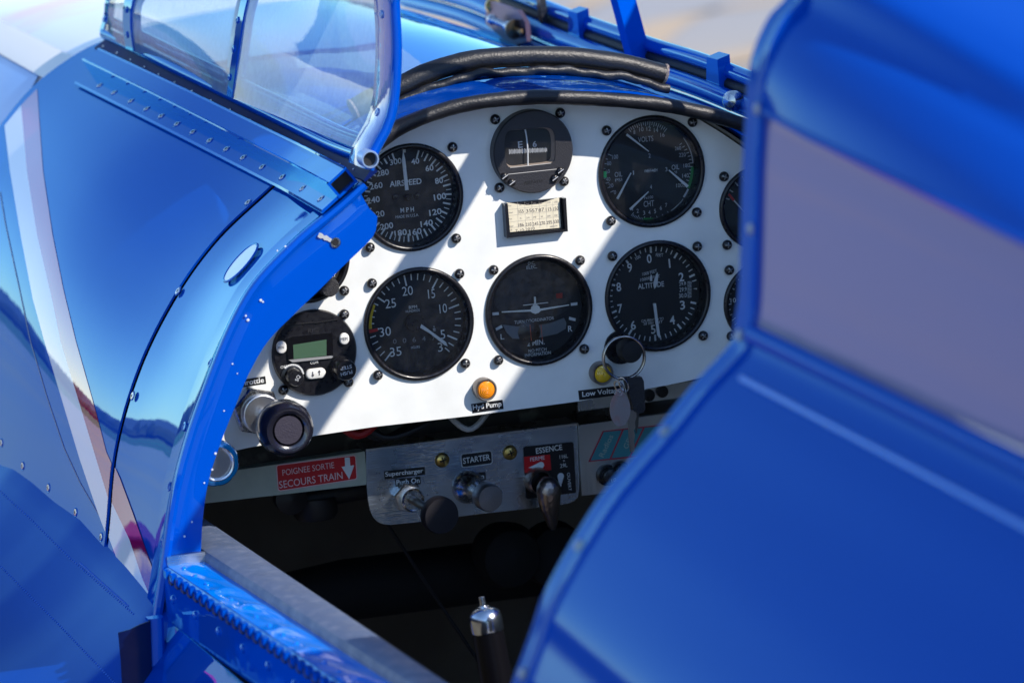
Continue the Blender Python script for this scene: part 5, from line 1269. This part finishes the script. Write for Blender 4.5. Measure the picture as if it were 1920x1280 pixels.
tube(mb, crs(A_, 14), [3, 6.4, 8.6, 9.2, 9.2, 8.8, 8.2, 7.6, 6.8, 6, 5.2, 4.4, 3.6, 1.6], 16, flat=.9); lathe(mb, p0+Vector((0, 0, 0)), (0, -1, 0), [(6, 4), (6, 24)], 20); mb.build('lever', BRZ, g, 60)
# cream cross bar with red placard
g = thing('cross_bar', 'cream painted cross bar left of the aluminium switch plate', 'bar', U(540, 890, 'Y', YL))
mb = MB(); slab(mb, [U(a, b, 'Y', YL) for a, b in ((370, 892), (684, 846), (689, 908), (370, 945))], (0, 12, 0)); mb.build('bar_front', CREAM, g, None)
g = placard('gear_release_placard', 'red POIGNEE SORTIE SECOURS TRAIN placard with white down arrow', [(517, 871), (667, 852), (670, 898), (521, 921)], RED, mat('placard_pink', (.75, .5, .5), .5), 2., YL-.3)
mb = MB(); T(mb, 'POIGNEE SORTIE', 578, 878.5, 11.5, 97, YL-1.2, 1.5, 0); T(mb, 'SECOURS TRAIN', 583, 899.5, 14, 119, YL-1.2, 1.5, .004); mb.build('placard_lettering', mat('letter_pink', (.75, .55, .55), .5), g, None)
mb = MB(); XP = lambda cx, cy: (380+cx/5.334, 760+cy/5.333)
slab(mb, [U(*XP(a, b), 'Y', YL-1.2) for a, b in ((1420, 520), (1470, 516), (1476, 600), (1515, 595), (1465, 735), (1388, 612), (1424, 606))], (0, -.2, 0)); mb.build('down_arrow', MARK, g, None)
# right hand aluminium box
g = thing('right_switch_plate', 'brushed aluminium plate right of the fuel lever behind the keys', 'switch plate', U(1150, 800, 'Y', YL))
mb = MB(); slab(mb, [U(a, b, 'Y', YL+10) for a, b in ((1083, 745), (1400, 700), (1400, 745), (1084, 788))], (0, 2, 0)); mb.build('upper_step', ALUW, g, None)
mb = MB(); slab(mb, [U(a, b, 'Y', YL-4) for a, b in ((1085, 797), (1420, 752), (1420, 890), (1091, 929))], (0, 2, 0)); mb.build('plate_face', ALUW, g, None)
mb = MB(); a, b = U(1085, 797, 'Y', YL-4), U(1420, 752, 'Y', YL-4); slab(mb, [a, b, b+Vector((0, 14, 7)), a+Vector((0, 14, 7))], (0, 1, 1)); mb.build('plate_bend', ALU, g, None)
for x, y in ((1215, 740), (1240, 733)):
    mb = MB(); lathe(mb, U(x, y, 'Y', YL+10), (0, -1, 0), [(4.6, 0), (4.6, 3), (0, 3.2)], 20); mb.build('fuse_cap', BLACK, g, 40)
g = thing('radio_placard', 'teal placard with red outlines reading Radios and GPS', 'placard', U(1150, 830, 'Y', YL-5))
XK = lambda cx, cy: (960+cx/4, 640+cy/4)
mb = MB(); slab(mb, [U(*XK(a, b), 'Y', YL-4.3) for a, b in ((572, 902), (680, 670), (1200, 615), (1150, 845))], (0, -.2, 0)); mb.build('placard_border', mat('outline_red', (.4, .02, .05), .5), g, None)
mb = MB()
for P4 in (((588, 892), (688, 678), (822, 664), (732, 877)), ((745, 875), (838, 662), (980, 647), (880, 860)), ((893, 858), (996, 645), (1140, 630), (1040, 842))): slab(mb, [U(*XK(a, b), 'Y', YL-4.6) for a, b in P4], (0, -.2, 0))
mb.build('placard_face', TEAL, g, None)
mb = MB(); T(mb, 'Radios', *XK(706, 782), 11, 44, YL-5, 60, .01); T(mb, 'GPS', *XK(872, 752), 11, 26, YL-5, 60, .01); mb.build('placard_lettering', mat('letter_grey_green', (.3, .4, .36), .6), g, None)
for x, y in ((1136, 889), (1160, 882)):
    p0 = U(x, y, 'Y', YL-4); g = thing('breaker_knob', 'black ribbed breaker button under the teal placard, '+('left one beside the fuel placard' if x < 1150 else 'right one touching the blue rear fuselage'), 'button', p0, 'breaker buttons under the teal placard')
    mb = MB(); lathe(mb, p0, (0, -1, 0), [(8, 0), (8, 3), (6.6, 4), (6.6, 6), (7, 7), (6.4, 8.4), (6.8, 10), (6, 12), (4, 13), (0, 13.2)], 32); o = mb.build('button', BLACK, g, 30)
    mb = MB(); text(mb, '10', p0+Vector((1.5, -13.4, -2)), 2.8, 4, 10); mb.build('lettering', MARKD, g, None)
# things in the dark under the panel
g = thing('under_panel_tube', 'dark padded tube crossing the cockpit behind the control stick', 'tube', (0, 200, -300))
mb = MB(); tube(mb, [U(420, 1160, 'Y', 200)+Vector((-120, 0, -12)), U(650, 1105, 'Y', 200), U(1000, 1060, 'Y', 200), U(1200, 1035, 'Y', 200)], 24, 16); mb.build('tube_body', mat('pad_black', (.003, .003, .003), .8), g)
g = thing('pedal_ball', 'large black round fitting in the dark footwell', 'fitting', U(950, 1035, 'Y', 180))
mb = MB(); lathe(mb, U(950, 1040, 'Y', 150), (0, -1, 0), [(22, -20), (26, 0), (22, 14), (10, 20), (0, 21)], 30); lathe(mb, U(1040, 1040, 'Y', 160), (0, -1, 0), [(26, -10), (24, 10), (0, 16)], 26); mb.build('ball', mat('pad_black', (.003, .003, .003), .8), g)
g = thing('control_cable', 'thin dark cable slanting down through the footwell', 'cable', U(800, 1120, 'Y', 120))
mb = MB(); tube(mb, [U(722, 975, 'Y', 110), U(790, 1080, 'Y', 110), U(905, 1250, 'Y', 110), U(940, 1300, 'Y', 110)], 1.3, 8); mb.build('cable', BLACKM, g)
g = thing('under_bar_fitting', 'black cylindrical fitting hanging under the cream cross bar', 'fitting', U(590, 940, 'Y', 60))
mb = MB(); tube(mb, [U(570, 935, 'Y', 110), U(690, 915, 'Y', 110)], 8, 14); lathe(mb, U(590, 940, 'Y', 110), (0, 0, -1), [(16, -4), (17, 8), (15, 12), (0, 12)], 24); lathe(mb, U(540, 930, 'Y', 100), (0, -1, 0), [(12, 0), (12, 10), (0, 14)], 20); mb.build('fitting_body', mat('fitting_black', (.015, .012, .012), .5), g, 40)
# wiring under the panel edge
rd = random.Random(11)
for i, (cm, lab) in enumerate(((mat('wire_red', (.35, .01, .01), .5), 'red wire loop hanging below the white panel edge'), (BLACKM, 'black wire bundle behind the lower edge of the panel'), (mat('wire_white', (.4, .38, .36), .5), 'pale wire behind the lower panel edge'))):
    p = U(668 if i == 0 else (720 if i == 1 else 880), 806 if i == 0 else (812 if i == 1 else 795), 'Y', 25); g = thing('wiring', lab, 'wire', p)
    mb = MB()
    for k in range(3 if i != 2 else 1):
        a = p+Vector((-18+rd.uniform(-4, 4), 6*k, 14)); b = p+Vector((rd.uniform(-3, 3), 5*k-4, -3-k)); c_ = p+Vector((26+rd.uniform(-6, 40*(i == 1)), 8*k, 12+rd.uniform(-2, 4)))
        tube(mb, crs([a, b, c_], 14), 3.2 if i == 0 else 2.2, 8)
    mb.build('wire', cm, g)
g = thing('under_panel_tray', 'dark metal tray in the gap between panel and switch plate', 'tray', U(850, 815, 'Y', 60))
mb = MB(); slab(mb, [U(a, b, 'Y', 120) for a, b in ((440, 880), (1100, 800), (1100, 740), (440, 800))], (0, 3, 0)); mb.build('tray_plate', mat('tray_brown', (.05, .045, .035), .6, noise=(40, (.12, .12, .09), .55, .62)), g, None)
# control stick
g = thing('control_stick', 'black control stick grip with silver cap and top button', 'control stick', U(960, 1400, 'Y', -250))
sA, sB = U(936, 1300, 'Y', -258), U(907, 1140, 'Y', -250); axs = (sB-sA).normalized(); L_ = (sB-sA).length
mb = MB(); lathe(mb, sA-axs*80, axs, [(12.5, 0), (11.6, 60), (10.4, 80+L_-14)], 36); mb.build('grip', mat('grip_black', (.004, .004, .006), .3, spec=.15), g, 60)
mb = MB(); lathe(mb, sA, axs, [(10.6, L_-16), (11.2, L_-15), (11.2, L_-7), (10.4, L_-3), (7.5, L_-.5), (4.4, L_+.6), (4.2, L_+1.6), (2.2, L_+2), (2.0, L_+7.5), (1.4, L_+8), (0, L_+8)], 36); mb.build('silver_cap', mat('satin_chrome', (.6, .63, .68), .2, 1), g, 40)
# keys
kr = U(1168, 668, 'Y', -24); g = thing('key_ring', 'steel key ring with keys and tag hanging on the altimeter knob', 'keys', kr)
mb = MB(); R_ = 15.2; cc = U(1169, 670, 'Y', -22)
pts = [cc+Vector((R_*cos(a), -1.5*cos(a), R_*1.02*sin(a))) for a in [2*pi*i/48 for i in range(49)]]
tube(mb, pts, .95, 8, caps=False); tube(mb, [p+Vector((0, -1.7, 0)) for p in pts], .95, 8, caps=False); mb.build('split_ring', mat('ring_steel', (.4, .36, .33), .25, 1), g)
mb = MB()
for a, b in (((1158, 718), (1165, 735)), ((1166, 712), (1173, 732))):
    p, q = U(*a, 'Y', -26), U(*b, 'Y', -26); m_ = (p+q)/2; d = (q-p)/2*1.3
    tube(mb, [m_+d*cos(t)+Vector((2.6*sin(t), -2*sin(t), .5)) for t in [2*pi*i/20 for i in range(21)]], .6, 6, caps=False)
mb.build('tag_link', STEEL, g)
def oval(cx, cy, w_, h_, Y, th, name, m, tilt=0):
    mb = MB(); cc = U(cx, cy, 'Y', Y); pp = []
    for i in range(40): a = 2*pi*i/40; pp.append(cc+Vector((cos(a)*w_/2*cos(tilt)-sin(a)*h_/2*sin(tilt), cos(a)*1.5, cos(a)*w_/2*sin(tilt)+sin(a)*h_/2*cos(tilt))))
    slab(mb, pp, (0, -th, 0)); return mb.build(name, m, g, 40)
oval(1162, 767, 16.6, 25, -27, 1.2, 'oval_tag', mat('copper_tag', (.36, .31, .31), .4, .25, noise=(120, (.42, .27, .25), .5, .7), bump=(500, .5, .0005)))
mb = MB(); tube(mb, [U(1162, 736, 'Y', -28)+Vector((2.4*cos(t), 0, 2.4*sin(t))) for t in [2*pi*i/16 for i in range(17)]], .8, 6, caps=False); mb.build('tag_eye', mat('copper_tag', (.24, .2, .19)), g)
mb = MB(); P_ = [U(a, b, 'Y', -20) for a, b in ((1160, 706), (1198, 704), (1202, 712), (1205, 764), (1200, 771), (1190, 772), (1184, 768), (1168, 712))]
slab(mb, P_, (0, -6, 0)); mb.build('key_fob', mat('fob_black', (.02, .02, .025), .4, bump=(600, .6, .0008)), g, 40)
mb = MB(); P_ = [U(a, b, 'Y', -23) for a, b in ((1180, 768), (1191, 768), (1192, 780), (1189, 790), (1190, 800), (1187, 806), (1189, 815), (1187, 826), (1189, 842), (1186, 848), (1181, 846), (1178, 812), (1177, 785))]
slab(mb, P_, (0, -1.8, 0)); mb.build('key', mat('key_nickel', (.55, .5, .45), .3, 1), g, 30)
mb = MB(); P_ = [U(a, b, 'Y', -19) for a, b in ((1190, 768), (1197, 768), (1195, 800), (1192, 812), (1190, 798))]
slab(mb, P_, (0, -1.8, 0)); mb.build('key', mat('key_dark', (.2, .19, .18), .3, 1), g, 30)

# invented pink cloth, unseen on the wing, added to mirror pink in sill and hoop
g = thing('pink_reflection_cloth', 'added unseen pink cloth on the wing, there for its pink reflection', 'cloth', (-520, 250, -225))
mb = MB(); rows = []
for i in range(24):
    x = -440-9*i; row = []
    for j in range(40):
        y = 20+14*j; base_z = -128-52-(-405-x)*.34
        row.append(Vector((x, y, base_z+14+7*sin(x*.05+y*.02)+4*sin(y*.07))))
    rows.append(row)
shell(mb, rows, 2); mb.build('reflection_sheet', mat('reflection_pink', (.85, .05, .3), .8), g)
